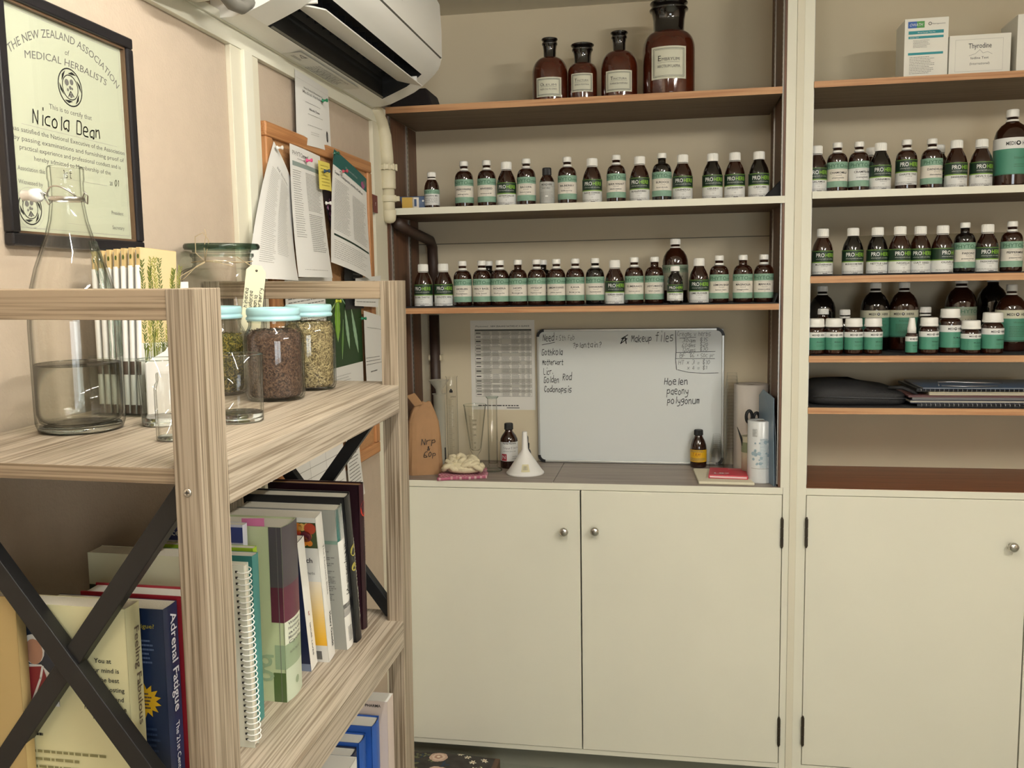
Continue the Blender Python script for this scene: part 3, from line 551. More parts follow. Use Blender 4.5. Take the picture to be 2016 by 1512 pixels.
# boxes on the right top shelf
def carton(x0, x1, y0, y1, z0, z1, label, draw, rotz=0):
    t = thing('carton', label, 'box', ((x0+x1)/2, y0, z0), rotz); w_ = (x1-x0)/2; d = y1-y0; h = z1-z0
    MB().box(-w_, w_, 0, d, 0, h, mat('carton_white', '#ece9dd', .5)).build('carton_body', t, bevel=.001)
    b = MB(); s = Sheet(b, lambda u, v, l: (u, -.0003-l, v)); draw(s, w_, h); b.build('print', t); return t
def draw1(s, w, h):
    tl = mat('print_teal', '#1f8f96', .5); bl = mat('print_blue', '#2f5fae', .5); gr = mat('print_green', '#4d9a4a', .5)
    s.rect(-w*.85, h*.84, -w*.45, h*.95, bl, 0); s.rect(-w*.45, h*.84, -w*.1, h*.95, gr, 0); s.text('OWATH', -w*.47, h*.87, h*.05, lab_white, 1, 0, w=w*.6, shear=.3); s.disc(w*.15, h*.9, w*.08, inkg, 1, rin=.6); s.text('Nutrigenomix', w*.55, h*.885, h*.025, inkg, 1, w=w*.6)
    s.rect(-w*.82, h*.735, w*.78, h*.79, tl, 0); s.text('Blood Sample Test Kit', 0, h*.752, h*.02, lab_white, 1, w=w*.8); s.rect(-w*.82, h*.66, w*.78, h*.70, tl, 0); s.text('Sample Type', -w*.55, h*.672, h*.018, lab_white, 1, w=w*.4)
    s.rect(-w*.82, h*.385, w*.78, h*.425, tl, 0); R = random.Random(3); s.greek(-w*.6, h*.5, w*.2, h*.64, 6, inkg, R, th=.25); s.greek(-w*.75, h*.06, w*.4, h*.36, 11, inkg, R, th=.28)
def draw2(s, w, h):
    s.rect(-w*.8, h*.09, w*.75, h*.095, inkl, 0); s.rect(-w*.8, h*.88, w*.75, h*.885, inkl, 0); s.rect(-w*.8, h*.09, -w*.795, h*.885, inkl, 0); s.rect(w*.745, h*.09, w*.75, h*.885, inkl, 0)
    s.text('Thyrodine', 0, h*.66, h*.13, mat('ink_dark_grey', '#4a4a48', .6), 1, .006, w=w*.75); s.text('Iodine Test', 0, h*.39, h*.06, inkg, 1, .006, w=w*.58); s.text('(International)', 0, h*.25, h*.06, inkg, 1, w=w*.65)
    s.line([(-w*.35, h*.48), (-w*.15, h*.52), (0, h*.62), (w*.1, h*.53), (w*.25, h*.56), (w*.4, h*.5)], .001, inkl, 1)
carton(.698, .822, 3.0, 3.115, 2.322, 2.496, 'tall white box with teal bands on the top shelf past the post', draw1, -.02)
carton(.826, .998, 3.0, 3.07, 2.322, 2.439, 'low wide white box with a rounded printed border beside the teal-banded box', draw2)
carton(1.015, 1.14, 3.0, 3.16, 2.322, 2.49, 'plain white box cut off by the photo edge on the top shelf', lambda s, w, h: s.rect(-w*.3, h*.6, w*.8, h*.62, inkl, 0), -.04)

# ---------------------------------------------------------------- air conditioner
def strip_extrude(b, prof, y0, y1, m, smooth=True):
    vs = [(x, y0, z) for x, z in prof] + [(x, y1, z) for x, z in prof]; n = len(prof)
    b.add(vs, [(i, i+1, n+i+1, n+i) for i in range(n-1)], m, smooth)
acw = mat('aircon_shell', '#f1efe8', 0.35); acg = mat('aircon_seam', '#77756c', 0.6); acb = mat('aircon_dark_inside', '#141516', 0.6)
ac = thing('air_conditioner', 'white wall-mounted air conditioner with open louvre in the corner', 'air conditioner', (XW, 1.83, 2.284))
def acp(x, z): return (x-XW, z-2.284)
low = [(-.948, 2.284), (-.90, 2.284), (-.868, 2.290)]; mid = [(-.868, 2.290), (-.83, 2.305), (-.79, 2.322), (-.765, 2.338), (-.742, 2.356)]
up = [(-.742, 2.356), (-.724, 2.372), (-.711, 2.387), (-.704, 2.402), (-.701, 2.416)]; top = [(-.701, 2.416), (-.7005, 2.418)]; pan = [(-.699, 2.421), (-.698, 2.50), (-.702, 2.58), (-.72, 2.615), (-.76, 2.63), (-.948, 2.63)]
P = lambda L: [acp(*p) for p in L]; b = MB(); AL = .99; s0, s1 = .10, .905
strip_extrude(b, P(low), 0, AL, acw); strip_extrude(b, P(mid), 0, s0, acw); strip_extrude(b, P(mid), s1, AL, acw); strip_extrude(b, P(up), 0, AL, acw); strip_extrude(b, P(pan), .004, AL-.004, acw); strip_extrude(b, P([(-.701, 2.416), (-.704, 2.418), (-.699, 2.421)]), 0, AL, acg, False)
cap = P(low+mid[1:]+up[1:]+pan)
n = len(cap); b.add([(x, 0, z) for x, z in cap], [tuple(range(n))], acw); b.add([(x, AL, z) for x, z in cap], [tuple(range(n-1, -1, -1))], acw); b.build('shell', ac)
b = MB(); cav = P([(-.868, 2.290), (-.866, 2.35), (-.83, 2.40), (-.77, 2.40), (-.742, 2.356)]); strip_extrude(b, cav, s0, s1, acb, False)
for yy in (s0, s1): b.add([(x, yy, z) for x, z in cav]+[(acp(-.79, 2.322)[0], yy, acp(-.79, 2.322)[1])], [tuple(range(6))], acb)
for k in range(16):  # inner vertical guide fins
    yy = s0+.03+k*.05; x0, z0 = acp(-.85, 2.335); b.box(x0, x0+.06, yy, yy+.0015, z0+.02, z0+.05, mat('fin_grey', '#1d1e21', .5))
b.build('air_outlet', ac)
b = MB(); vn = P([(-.815, 2.338), (-.790, 2.331), (-.765, 2.325), (-.738, 2.318), (-.737, 2.3205), (-.764, 2.3285), (-.789, 2.3345), (-.814, 2.342), (-.815, 2.338)])
strip_extrude(b, vn, s0+.012, s1-.012, acw, False); nn = len(vn)-1
b.add([(x, s0+.012, z) for x, z in vn[:-1]], [tuple(range(nn))], acw); b.add([(x, s1-.012, z) for x, z in vn[:-1]], [tuple(range(nn-1, -1, -1))], acw)
for yy in (s0+.004, s1-.012): b.box(acp(-.79, 0)[0], acp(-.755, 0)[0], yy, yy+.008, acp(0, 2.333)[1], acp(0, 2.349)[1], acw)
b.build('louvre_blade', ac)
b = MB(); s = Sheet(b, lambda u, v, l: (acp(-.868, 0)[0]-.0+v, u, acp(0, 2.290)[1]-.0006-l+v*.4), None, .0003); s.rect(s0+.01, .002, s1-.01, .008, acg, 0); b.build('outlet_lip', ac)
b = MB(); s = Sheet(b, lambda u, v, l: (acp(-.6985, 0)[0]+l, u, v), None, .0008); zz = 2.475-2.284; yy = .50
for a in (90, 210, 330):  # three-diamond mark
    c_, s_ = math.cos(math.radians(a)), math.sin(math.radians(a)); q = .011; pts = []
    for r_, da in ((0, 0), (q*.58, 30), (q, 0), (q*.58, -30)): t_ = math.radians(a+da); pts.append((yy+r_*math.cos(t_), zz+r_*math.sin(t_)))
    s.poly(pts, inkg, 1)
s.text('MITSUBISHI', yy+.045, zz-.006, .008, inkg, 1, .01, w=.05); b.build('maker_mark', ac)
b = MB(); s = Sheet(b, lambda u, v, l: (acp(-.948, 0)[0]+v, u, -.0006-l), None, .0003); R = random.Random(5); s.rect(.30, .012, .72, .072, mat('sticker_film', '#dddbd0', .4), 0); s.poly([(.32, .06), (.36, .066), (.355, .05)], inkg, 1); s.poly([(.329, .0585), (.352, .062), (.349, .054)], mat('sticker_film', '#dddbd0'), 2)
s.greek(.32, .035, .38, .046, 2, inkl, R)
for k in range(5): s.line([(.45+.04*k, .02), (.47+.04*k, .05), (.50+.035*k, .03), (.49+.04*k, .062)], .0015, inkg, 1)
s.greek(.44, .02, .66, .064, 6, inkl, R, th=.3); b.build('sticker', ac)
b = MB(); b.box(acp(-.735, 0)[0], acp(-.712, 0)[0], .85, .89, acp(0, 2.3655)[1]-.003, acp(0, 2.3655)[1]+.002, inkl) if False else None
b = MB().tube([(-.895, 1.36, 2.40), (-.892, 1.46, 2.330), (-.888, 1.56, 2.292), (-.885, 1.66, 2.300), (-.880, 1.75, 2.335), (-.878, 1.828, 2.36)], [.036, .038, .038, .036, .035, .034], mat('tape_wrap', '#d8d5c6', .6, bump=.6, bscale=40), 18)
tag(b.build('wrapped_hose'), 'white tape-wrapped pipe bundle at the near end of the air conditioner', 'pipe')
b = MB().tube([(-.845, 1.62, 2.32), (-.842, 1.66, 2.288), (-.846, 1.72, 2.275), (-.855, 1.78, 2.285), (-.86, 1.828, 2.31)], .013, mat('grey_rubber', '#76736b', .6), 12)
tag(b.build('drain_elbow'), 'grey bent rubber tube hooked beneath the wrapped pipe bundle', 'pipe')
# corner pipe
pv = mat('pipe_paint', '#d9d0b4', .5); pd = mat('pipe_brown', '#3a2a22', .5)
t = thing('drain_pipe', 'cream painted drain pipe running down the corner beside the cabinet', 'pipe', (-.925, 2.935, 1.95))
b = MB().tube([(-.02, -.09, .345), (-.012, -.06, .33), (-.005, -.03, .30), (.0, -.012, .26), (.002, -.004, .2), (.002, 0, .155)], .0235, pv, 18); b.build('upper_pipe', t)
b = MB().lathe([(.0255, .09), (.0265, .095), (.0265, .15), (.0215, .152)], pv, 20, (.003, .0)).lathe([(.0205, 0), (.0205, .092)], pv, 20, (.004, .0)); b.build('socket', t)
MB().lathe([(.0, -.022), (.012, -.02), (.0195, -.012), (.0215, 0), (.0225, .02), (.0205, .022)], pv, 20, (.006, .0)).build('elbow', t)
b = MB().lathe([(.031, .152), (.032, .155), (.032, .165), (.031, .168)], pv, 20, (.002, 0))
for k in range(12): a = 2*PI*k/12; b.box(.002+.031*math.cos(a)-.002, .002+.031*math.cos(a)+.004, .031*math.sin(a)-.003, .031*math.sin(a)+.003, .150, .170, pv)
b.build('pipe_clamp', t, bevel=.0008)
b = MB().lathe([(.026, .048), (.027, .05), (.027, .068), (.026, .07)], pv, 20, (.004, 0)).box(.02, .042, -.006, .006, .05, .066, pv); b.build('pipe_bracket', t, bevel=.001)
b = MB().tube([(-.915, 2.99, 1.935), (-.90, 3.06, 1.915), (-.885, 3.16, 1.90), (-.87, 3.26, 1.885), (-.868, 3.285, 1.86), (-.868, 3.29, 1.80), (-.868, 3.29, 1.66)], .019, pd, 14)
tag(b.build('brown_pipe'), 'dark brown pipe crossing the back corner under the cream shelf', 'pipe')
b = MB().tube([(-.872, 3.30, 1.61), (-.872, 3.30, 1.06)], .019, pd, 14).box(-.896, -.848, 3.296, 3.33, 1.44, 1.46, pv)
tag(b.build('brown_pipe'), 'dark brown pipe standing in the back corner above the counter', 'pipe')
b = MB(); b.hexa([(-.93, 3.01, 2.3125), (-.783, 3.02, 2.3125), (-.79, 3.2, 2.3125), (-.93, 3.2, 2.3125), (-.93, 3.02, 2.372), (-.808, 3.03, 2.381), (-.81, 3.19, 2.381), (-.93, 3.19, 2.372)], mat('dark_cloth', '#1d1716', .95, bump=.6, bscale=80)); tag(b.build('cloth_bundle', bevel=.006), 'dark folded cloth on the top shelf below the air conditioner', 'cloth')
# packet and dark cloth on the cream shelf
t = thing('sachet', 'small yellow and blue packet leaning at the pipe end of the cream shelf', 'packet', (-.845, 3.02, 1.9805), .25)
b = MB().hexa([(-.05, 0, 0), (.03, 0, 0), (.03, .03, 0), (-.05, .03, 0), (-.06, -.006, .04), (.036, .0, .043), (.036, .03, .043), (-.06, .03, .040)], mat('packet_blue', '#23426a', .4)); b.build('packet_body', t, bevel=.002)
b = MB(); s = Sheet(b, lambda u, v, l: (u-.0*v, -.0008-l-.14*v*.9, v)); s.rect(-.053, .002, -.014, .038, mat('packet_yellow', '#c8a23c', .5)); s.rect(-.018, .002, .004, .038, lab_cream); s.rect(-.012, .008, -.004, .032, mat('packet_blue', '#23426a'), 1); s.disc(.018, .026, .004, lab_white, 1, 5); b.build('print', t)
b = MB(); b.hexa([(.285, 3.0, 1.9805), (.344, 3.0, 1.9805), (.344, 3.14, 1.9805), (.285, 3.14, 1.9805), (.325, 3.02, 2.012), (.344, 3.015, 2.034), (.344, 3.12, 2.034), (.325, 3.12, 2.012)], matblack); tag(b.build('rag', bevel=.004), 'black crumpled cloth at the post end of the cream shelf', 'cloth')

# ---------------------------------------------------------------- framed certificate
t = thing('framed_certificate', 'black framed herbalist association certificate on the wall', 'picture', (XW, 1.175, 1.788)); FW, FH = .335, .372; t.rotation_euler = (0, 0, 0)
b = MB(); fb = mat('frame_black', '#19171a', .35); fg = mat('frame_bronze', '#6e5640', .4, .3)
for (u0, v0, u1, v1) in ((0, 0, FW, .019), (0, FH-.019, FW, FH), (0, .019, .019, FH-.019), (FW-.019, .019, FW, FH-.019)): b.box(.001, .016, u0, u1, v0, v1, fb)
b.build('frame', t, bevel=.003)
b = MB()
for (u0, v0, u1, v1) in ((.019, .019, FW-.019, .0225), (.019, FH-.0225, FW-.019, FH-.019), (.019, .0225, .0225, FH-.0225), (FW-.0225, .0225, FW-.019, FH-.0225)): b.box(.001, .011, u0, u1, v0, v1, fg)
b.build('frame_lip', t)
b = MB(); s = Sheet(b, lambda u, v, l: (.004+l, u, v), None, .0003); s.rect(.019, .019, FW-.019, FH-.019, mat('certificate_paper', '#bdc1a8', .45)); cu = FW/2
for k in (.028, ):
    for (u0, v0, u1, v1) in ((k, k, FW-k, k+.0007), (k, FH-k, FW-k, FH-k+.0007), (k, k, k+.0007, FH-k), (FW-k, k, FW-k+.0007, FH-k)): s.rect(u0, v0, u1, v1, inkl, 1)
s.text('THE NEW ZEALAND ASSOCIATION', cu, .326, .0125, inkg, 1, 0, w=.282, arc=.20, shear=.15); s.text('of', cu, .305, .009, inkg, 1, shear=.2); s.text('MEDICAL HERBALISTS', cu, .288, .0115, inkg, 1, 0, w=.20, arc=.5, shear=.15)
def emblem(s, u, v, r):
    s.disc(u, v, r, ink, 1, 32, rin=.93)
    s.disc(u, v, r*.66, ink, 1, 28, rin=.92)
    for k in range(6):
        a = k*PI/3+.3; pts = [(u+r*.90*math.cos(a-.42), v+r*.90*math.sin(a-.42)), (u+r*.86*math.cos(a), v+r*.86*math.sin(a)), (u+r*.72*math.cos(a+.42), v+r*.72*math.sin(a+.42)), (u+r*.70*math.cos(a), v+r*.70*math.sin(a))]; s.poly(pts, ink, 2)
    for dx, dy, q in ((-.28, .22, .17), (.12, .30, .15), (-.02, -.02, .10), (.14, -.04, .07), (.02, -.42, .12), (-.22, -.15, .08)): s.disc(u+dx*r, v+dy*r, q*r, inkg, 2, 10)
    s.line([(u-r*.2, v-r*.5), (u, v-r*.2), (u+r*.25, v-r*.45)], r*.05, ink, 2)
emblem(s, cu+.002, .256, .030)
s.text('This is to certify that', cu, .2135, .0080, inkg, 1, w=.105); s.hand('Nicola', .075, .186, .021, ink, .0020, layer=2); s.hand('Dean', .178, .186, .021, ink, .0020, layer=2); s.rect(.05, .180, FW-.05, .1805, inkl, 1)
for k, tx in enumerate(('has satisfied the National Executive of the Association', 'by passing examinations and furnishing proof of', 'practical experience and professional conduct and is', 'hereby admitted to Membership of the')): s.text(tx, cu, .1685-.0130*k, .0072, inkg, 1, 0, w=(.278, .272, .25, .19)[k])
s.text('Association this', .035, .112, .0068, inkg, 1, align='l'); s.hand('1st', .135, .112, .012, ink, .0010); s.text('20', .262, .112, .0065, inkg, 1); s.hand('01', .272, .112, .010, ink, .0010); s.rect(.12, .110, .25, .1105, inkl, 1)
s.text('Witnessed by', .035, .092, .0068, inkg, 1, align='l'); emblem(s, .056, .058, .0255); s.disc(.056, .058, .0305, inkl, 1, 28, rin=.985); s.text('President', .275, .063, .0065, inkg, 1); s.text('Secretary', .275, .038, .0065, inkg, 1); s.rect(.14, .040, .2, .0405, inkl, 1)
b.build('certificate', t)
b = MB(); s = Sheet(b, lambda u, v, l: (.0085, u, v)); s.rect(.019, .019, FW-.019, FH-.019, glass('frame_glass', '#fdfdfd', '#eef0ee', .8)); b.build('glass_pane', t)

# ---------------------------------------------------------------- pinboard and its papers (wall plane: y, z)
t = thing('pinboard', 'cork pinboard in a pine frame covered with papers', 'pinboard', (XW, 2.03, 1.185)); PW, PH = .76, .925; pine = wood('pine_frame', '#c48d5c', '#a87043', 1, 1, .45, 50)
MB().box(.001, .010, .03, PW-.03, .03, PH-.03, mat('cork', '#b98a5c', .9, bump=.6, bscale=300, vary=.12, vscale=120)).build('cork_sheet', t)
for u0, v0, u1, v1 in ((0, 0, PW, .035), (0, PH-.035, PW, PH)): MB().box(.001, .020, u0, u1, v0, v1, pine).build('frame_rail', t, bevel=.004)
for u0, v0, u1, v1 in ((0, .035, .035, PH-.035), (PW-.035, .035, PW, PH-.035)): MB().box(.001, .020, u0, u1, v0, v1, wood('pine_frame_up', '#c48d5c', '#a87043', 2, 1, .45, 50)).build('frame_stile', t, bevel=.004)
def wall_paper(name, label, cat, c4, draw, base=None, x=.014, curl=.0, bulge=.0, uvs=None, group='papers pinned on the board', nseg=10):
    """c4: bottom-left, bottom-right, top-right, top-left as (y, z); curl lifts the foot, bulge bows the middle"""
    c4 = [tuple(at_x(p[0], p[1], XW + x + (curl if i < 2 else 0))[1:]) if p[0] > 50 else p for i, p in enumerate(c4)]
    (a, b_, c_, d) = c4; b = MB()
    def fn(u, v, l):
        yy = (a[0]*(1-u)+b_[0]*u)*(1-v) + (d[0]*(1-u)+c_[0]*u)*v; zz = (a[1]*(1-u)+b_[1]*u)*(1-v) + (d[1]*(1-u)+c_[1]*u)*v
        return (XW + x + l + curl*(1-v)**2 + bulge*math.sin(PI*u)*(1-v*.8), yy, zz)
    s = Sheet(b, fn, 1/nseg, .0004); s.rect(0, 0, 1, 1, base or paper, 0, vseg=nseg); draw(s, random.Random(hash_(label))); return tag(b.build(name, solid=0), label, cat, group)
def rows(s, R, u0, v0, u1, v1, n, m=None, th=.35): s.greek(u0, v0, u1, v1, n, inkg if m is ink else m or inkl, R, th=th*.6)
def d_cert(s, R):
    s.text('New Zealand Association of', .5, .80, .028, inkg, 1, 0, w=.55); s.text('Medical Herbalists', .5, .735, .045, inkg, 1, .004, w=.62); rows(s, R, .25, .60, .75, .64, 1, inkl); s.text('Nicola Dean', .5, .52, .035, ink, 1, .01, w=.3); rows(s, R, .3, .44, .75, .48, 1, inkl)
    rows(s, R, .28, .28, .75, .32, 1); rows(s, R, .35, .16, .62, .22, 2, inkl); s.disc(.87, .22, .035, ink, 1, 16, ry=.09, rin=.6); s.disc(.87, .22, .012, ink, 1, 10, ry=.06); rows(s, R, .80, .06, .96, .09, 1); s.rect(0, .90, 1, .902, inkl, 1)
wall_paper('paper_certificate', 'white herbalist association certificate pinned above the board', 'paper', ((2.215, 2.085), (2.455, 2.095), (2.448, 2.262), (2.222, 2.268)), d_cert, x=.016, bulge=.006, group=None)
wall_paper('printed_sheet', 'white printed sheet hanging askew at the batten side of the board', 'paper', ((488, 548), (588, 553), (579, 372), (539, 278)), lambda s, R: (rows(s, R, .12, .12, .38, .85, 48, inkl), rows(s, R, .42, .2, .72, .85, 42, inkl), s.text('NZ Stockists', .45, .87, .02, inkg, 1, w=.4)), x=.024, curl=.035, bulge=.02, nseg=12)
def d_phyto(s, R):
    s.text('PHYTO', .22, .925, .035, inkg, 1, w=.30); s.text('med', .46, .925, .035, ink, 1, .01, w=.18, shear=.3); rows(s, R, .2, .895, .5, .915, 1); s.rect(.06, .845, .92, .88, mat('print_grey_green', '#8d9a94', .6), 1)
    rows(s, R, .06, .30, .30, .82, 30, ink, .3); rows(s, R, .42, .52, .92, .82, 26, ink, .4); rows(s, R, .42, .20, .92, .50, 20, ink, .4); rows(s, R, .15, .05, .85, .065, 1)
wall_paper('price_list', 'white two-column price list held by a pink pin', 'paper', ((588, 545), (655, 547), (630, 308), (570, 282)), d_phyto, x=.034, curl=.018, bulge=.01)
wall_paper('sticky_note', 'yellow handwritten note held by a dark blue pin', 'note', ((629, 372), (653, 377), (649, 322), (626, 315)), lambda s, R: (rows(s, R, .15, .1, .85, .9, 7, mat('ink_ochre', '#a08b2e', .7), .3)), base=mat('note_yellow', '#e0cf62', .6), x=.050, bulge=.004)
def d_flower(s, R):
    pk = mat('print_magenta', '#a34f7c', .5); pk2 = mat('print_lilac', '#b997ae', .5)
    for k in range(26): s.disc(R.uniform(.15, .85), R.uniform(.05, .75), R.uniform(.05, .12), pk if k % 2 else pk2, 1+(k % 3), 8, ry=R.uniform(.02, .05))
wall_paper('flower_card', 'dark card with purple flowers between two printed sheets', 'card', ((651, 452), (664, 452), (650, 370), (634, 375)), d_flower, base=mat('card_dark', '#2e2627', .5), x=.030)
def d_saff(s, R):
    tl = mat('print_dark_teal', '#1f5c57', .5); s.rect(0, .865, 1, 1, tl, 1, vseg=2); s.text('Super Therapeutic activity of Saffron', .45, .80, .025, ink, 1, .01, w=.8)
    s.disc(.86, .90, .06, mat('print_magenta', '#a34f7c'), 2, 8, ry=.035); s.disc(.92, .93, .05, inkg, 2, 8, ry=.03); s.text('Phytomedicine', .5, .91, .022, lab_grey, 2, w=.35)
    rows(s, R, .06, .30, .45, .76, 32, inkg, .35); rows(s, R, .52, .30, .95, .72, 30, inkg, .35); s.rect(.06, .25, .97, .268, mat('print_dark_green', '#22382c', .5), 1); rows(s, R, .06, .05, .9, .22, 9, inkl, .3)
wall_paper('article_sheet', 'white article sheet with a teal header hanging over the board corner', 'paper', ((652, 516), (732, 552), (721, 352), (657, 293)), d_saff, x=.040, curl=.012, bulge=.008)
wall_paper('photo_card', 'small dark red card peeping out behind the article sheet', 'card', ((2.80, 1.955), (2.845, 1.955), (2.845, 2.01), (2.79, 2.012)), lambda s, R: s.text('r', .6, .4, .3, lab_white, 1), base=mat('card_maroon', '#6b2320', .5), x=.018)
def leaf(s, u0, v0, u1, v1, w_, nm, col):
    d = (u1-u0, v1-v0); a = []; c = []
    for i in range(15):
        f = i/14; k = w_*math.sin(PI*f**.8)*(1 if i % 2 else .86)/2; a.append((u0+d[0]*f-k, v0+d[1]*f)); c.append((u0+d[0]*f+k, v0+d[1]*f))
    for i in range(14): s.poly([a[i], c[i], c[i+1], a[i+1]], mat(nm, col, .5), 2)
    s.line([(u0, v0), (u1, v1)], .006, mat('print_leaf_vein', '#c3d3ae', .5), 3)
wall_paper('green_poster', 'poster with bright green leaves above a small bottle picture', 'poster', ((2.36, 1.30), (2.645, 1.30), (2.645, 1.73), (2.36, 1.73)), lambda s, R: (s.rect(0, .45, 1, 1, mat('print_leaf_dark', '#23401c', .5), 1), leaf(s, .28, .62, .30, .98, .16, 'print_leaf_bright', '#79a832'), leaf(s, .05, .80, .55, 1.0, .07, 'print_leaf_mid', '#4e7d28'), leaf(s, .60, .56, .50, .84, .09, 'print_leaf_pale', '#8fb391'), leaf(s, .86, .52, .68, .85, .10, 'print_leaf_pale', '#8fb391'), leaf(s, .38, .50, .44, .76, .06, 'print_leaf_mid', '#4e7d28'),
    s.line([(.3, .95), (.6, .83), (.75, .83)], .01, mat('print_leaf_pale', '#8fb391'), 3), rows(s, R, .2, .17, .62, .40, 12, inkl, .3), s.poly([(.70, .02), (.86, .02), (.86, .12), (.80, .2), (.76, .2), (.70, .12)], ink, 2), s.rect(.70, .05, .86, .09, lab_white, 3)), x=.020)
wall_paper('letter_sheet', 'plain white letter with one short paragraph under the pine rail', 'paper', ((2.635, 1.33), (2.875, 1.35), (2.872, 1.617), (2.640, 1.648)), lambda s, R: (rows(s, R, .1, .83, .75, .86, 1, inkl), rows(s, R, .02, .46, .72, .56, 3, ink, .3), rows(s, R, .18, .38, .5, .42, 1, ink, .5)), x=.030, curl=.006)
wall_paper('index_card', 'small white card overlapping the black-edged sheet below the rail', 'card', ((2.545, 1.665), (2.76, 1.655), (2.80, 1.755), (2.56, 1.745)), lambda s, R: rows(s, R, .05, .1, .95, .9, 7, ink, .3), x=.036)
wall_paper('dark_sheet', 'black-edged printed sheet behind the small white card', 'paper', ((2.50, 1.655), (2.66, 1.655), (2.66, 1.79), (2.50, 1.80)), lambda s, R: rows(s, R, .45, .1, .95, .95, 10, inkl, .5), base=mat('card_black', '#26282a', .5), x=.024)
wall_paper('ruled_form', 'white ruled form hanging low behind the rack braces', 'paper', ((2.06, 1.06), (2.42, 1.06), (2.42, 1.42), (2.06, 1.42)), lambda s, R: ([s.rect(.05, .05+.07*k, .95, .055+.07*k, inkl, 1) for k in range(13)], [s.rect(q, .05, q+.004, .9, inkl, 1) for q in (.3, .6)]), x=.028, curl=.02)
wall_paper('receipt', 'narrow printed slip curling at its foot below the board', 'paper', ((2.44, 1.09), (2.56, 1.10), (2.555, 1.30), (2.45, 1.30)), lambda s, R: rows(s, R, .1, .1, .9, .9, 16, inkg, .4), x=.030, curl=.012)
wall_paper('side_sheet', 'white sheet low on the board at the batten side', 'paper', ((2.10, 1.47), (2.40, 1.47), (2.42, 1.76), (2.10, 1.74)), lambda s, R: rows(s, R, .05, .1, .95, .9, 24, inkg, .4), x=.018)
def pin(u, v, x, color, label):
    p = at_x(u, v, XW+x+.006); y, z = p[1], p[2]
    t = thing('push_pin', label, 'pin', (XW+x, y, z), 0, 'push pins on the board'); m = mat('pin_' + color, {'pink': '#d94a80', 'blue': '#22405a', 'white': '#e9e6e0', 'green': '#1f7a52', 'lime': '#c9d23c', 'red': '#a83a4a', 'dark green': '#1c5a44'}[color], .3)
    b = MB().lathe([(.0052, .004), (.0052, .0055), (.0028, .008), (.0026, .0135), (.0046, .016), (.0048, .0185), (.003, .0195)], m, 14); b.v = [(p[2], p[0], p[1]) for p in b.v]; b.build('head', t)
    b = MB().lathe([(.0006, -.004), (.0006, .005)], steel, 6); b.v = [(p[2], p[0], p[1]) for p in b.v]; b.build('needle', t)
pin(605, 316, .040, 'pink', 'pink push pin through the price list'); pin(640, 337, .054, 'blue', 'dark blue push pin in the yellow note'); pin(547, 291, .028, 'white', 'white push pin at the top of the askew sheet'); pin(636, 198, .020, 'green', 'green push pin at the side of the pinned certificate')
pin(643, 400, .034, 'white', 'white push pin in the dark flower card'); pin(676, 337, .046, 'red', 'red push pin in the teal header'); pin(659, 302, .044, 'dark green', 'dark green push pin at the corner of the teal header'); pin(713, 627, .034, 'green', 'green push pin in the plain white letter'); pin(663, 593, .026, 'lime', 'yellow-green push pin over the leaf poster')

# ---------------------------------------------------------------- poster and whiteboard
ZC = 1.0526
b = MB(); x0, x1, z0, z1 = -.743, -.498, 1.248, 1.587; s = Sheet(b, lambda u, v, l: (x0+(x1-x0)*u, YB-.0012-l, z0+(z1-z0)*v), None, .0003); s.rect(0, 0, 1, 1, mat('poster_paper', '#e9e6dd', .6)); R = random.Random(8)
s.text('Phytomed', .18, .925, .018, inkg, 1, 0, w=.2, shear=.2); s.text('NEW ZEALAND NATIVES AT A GLANCE', .62, .925, .017, ink, 1, .008, w=.6); s.rect(.07, .88, .95, .90, mat('print_slate', '#55564e', .6), 1)
cols = [.07, .19, .48, .78, .87, .95]; v = .88; hs = [.045, .042, .058, .03, .045, .03, .035, .055, .04, .045, .06, .06, .045, .02, .03, .03, .03, .045]; k = 0
for hh in hs:
    hh *= .98
    if k % 2 == 0: s.rect(.07, v-hh, .95, v, mat('print_row', '#c9c6ba', .6), 1)
    s.rect(.07, v-hh-.001, .95, v-hh+.001, inkg, 2); s.rect(.085, v-hh*.6, .16, v-hh*.4, ink, 3)
    for c0, c1 in ((.2, .33), (.34, .46), (.49, .63), (.64, .77), (.79, .85), (.88, .93)):
        if R.random() < .9: s.greek(c0, v-hh*.95, c1, v-hh*.08, max(1, int(hh/.011)), inkg, R, th=.4, layer=3)
    v -= hh; k += 1
for c in cols: s.rect(c-.001, v, c+.001, .88, inkg, 2)
s.greek(.1, .035, .9, .06, 1, ink, R); s.rect(.55, .018, .75, .026, ink, 2); tag(b.build('wall_chart'), 'printed herb table sheet on the bay wall beside the whiteboard', 'poster')
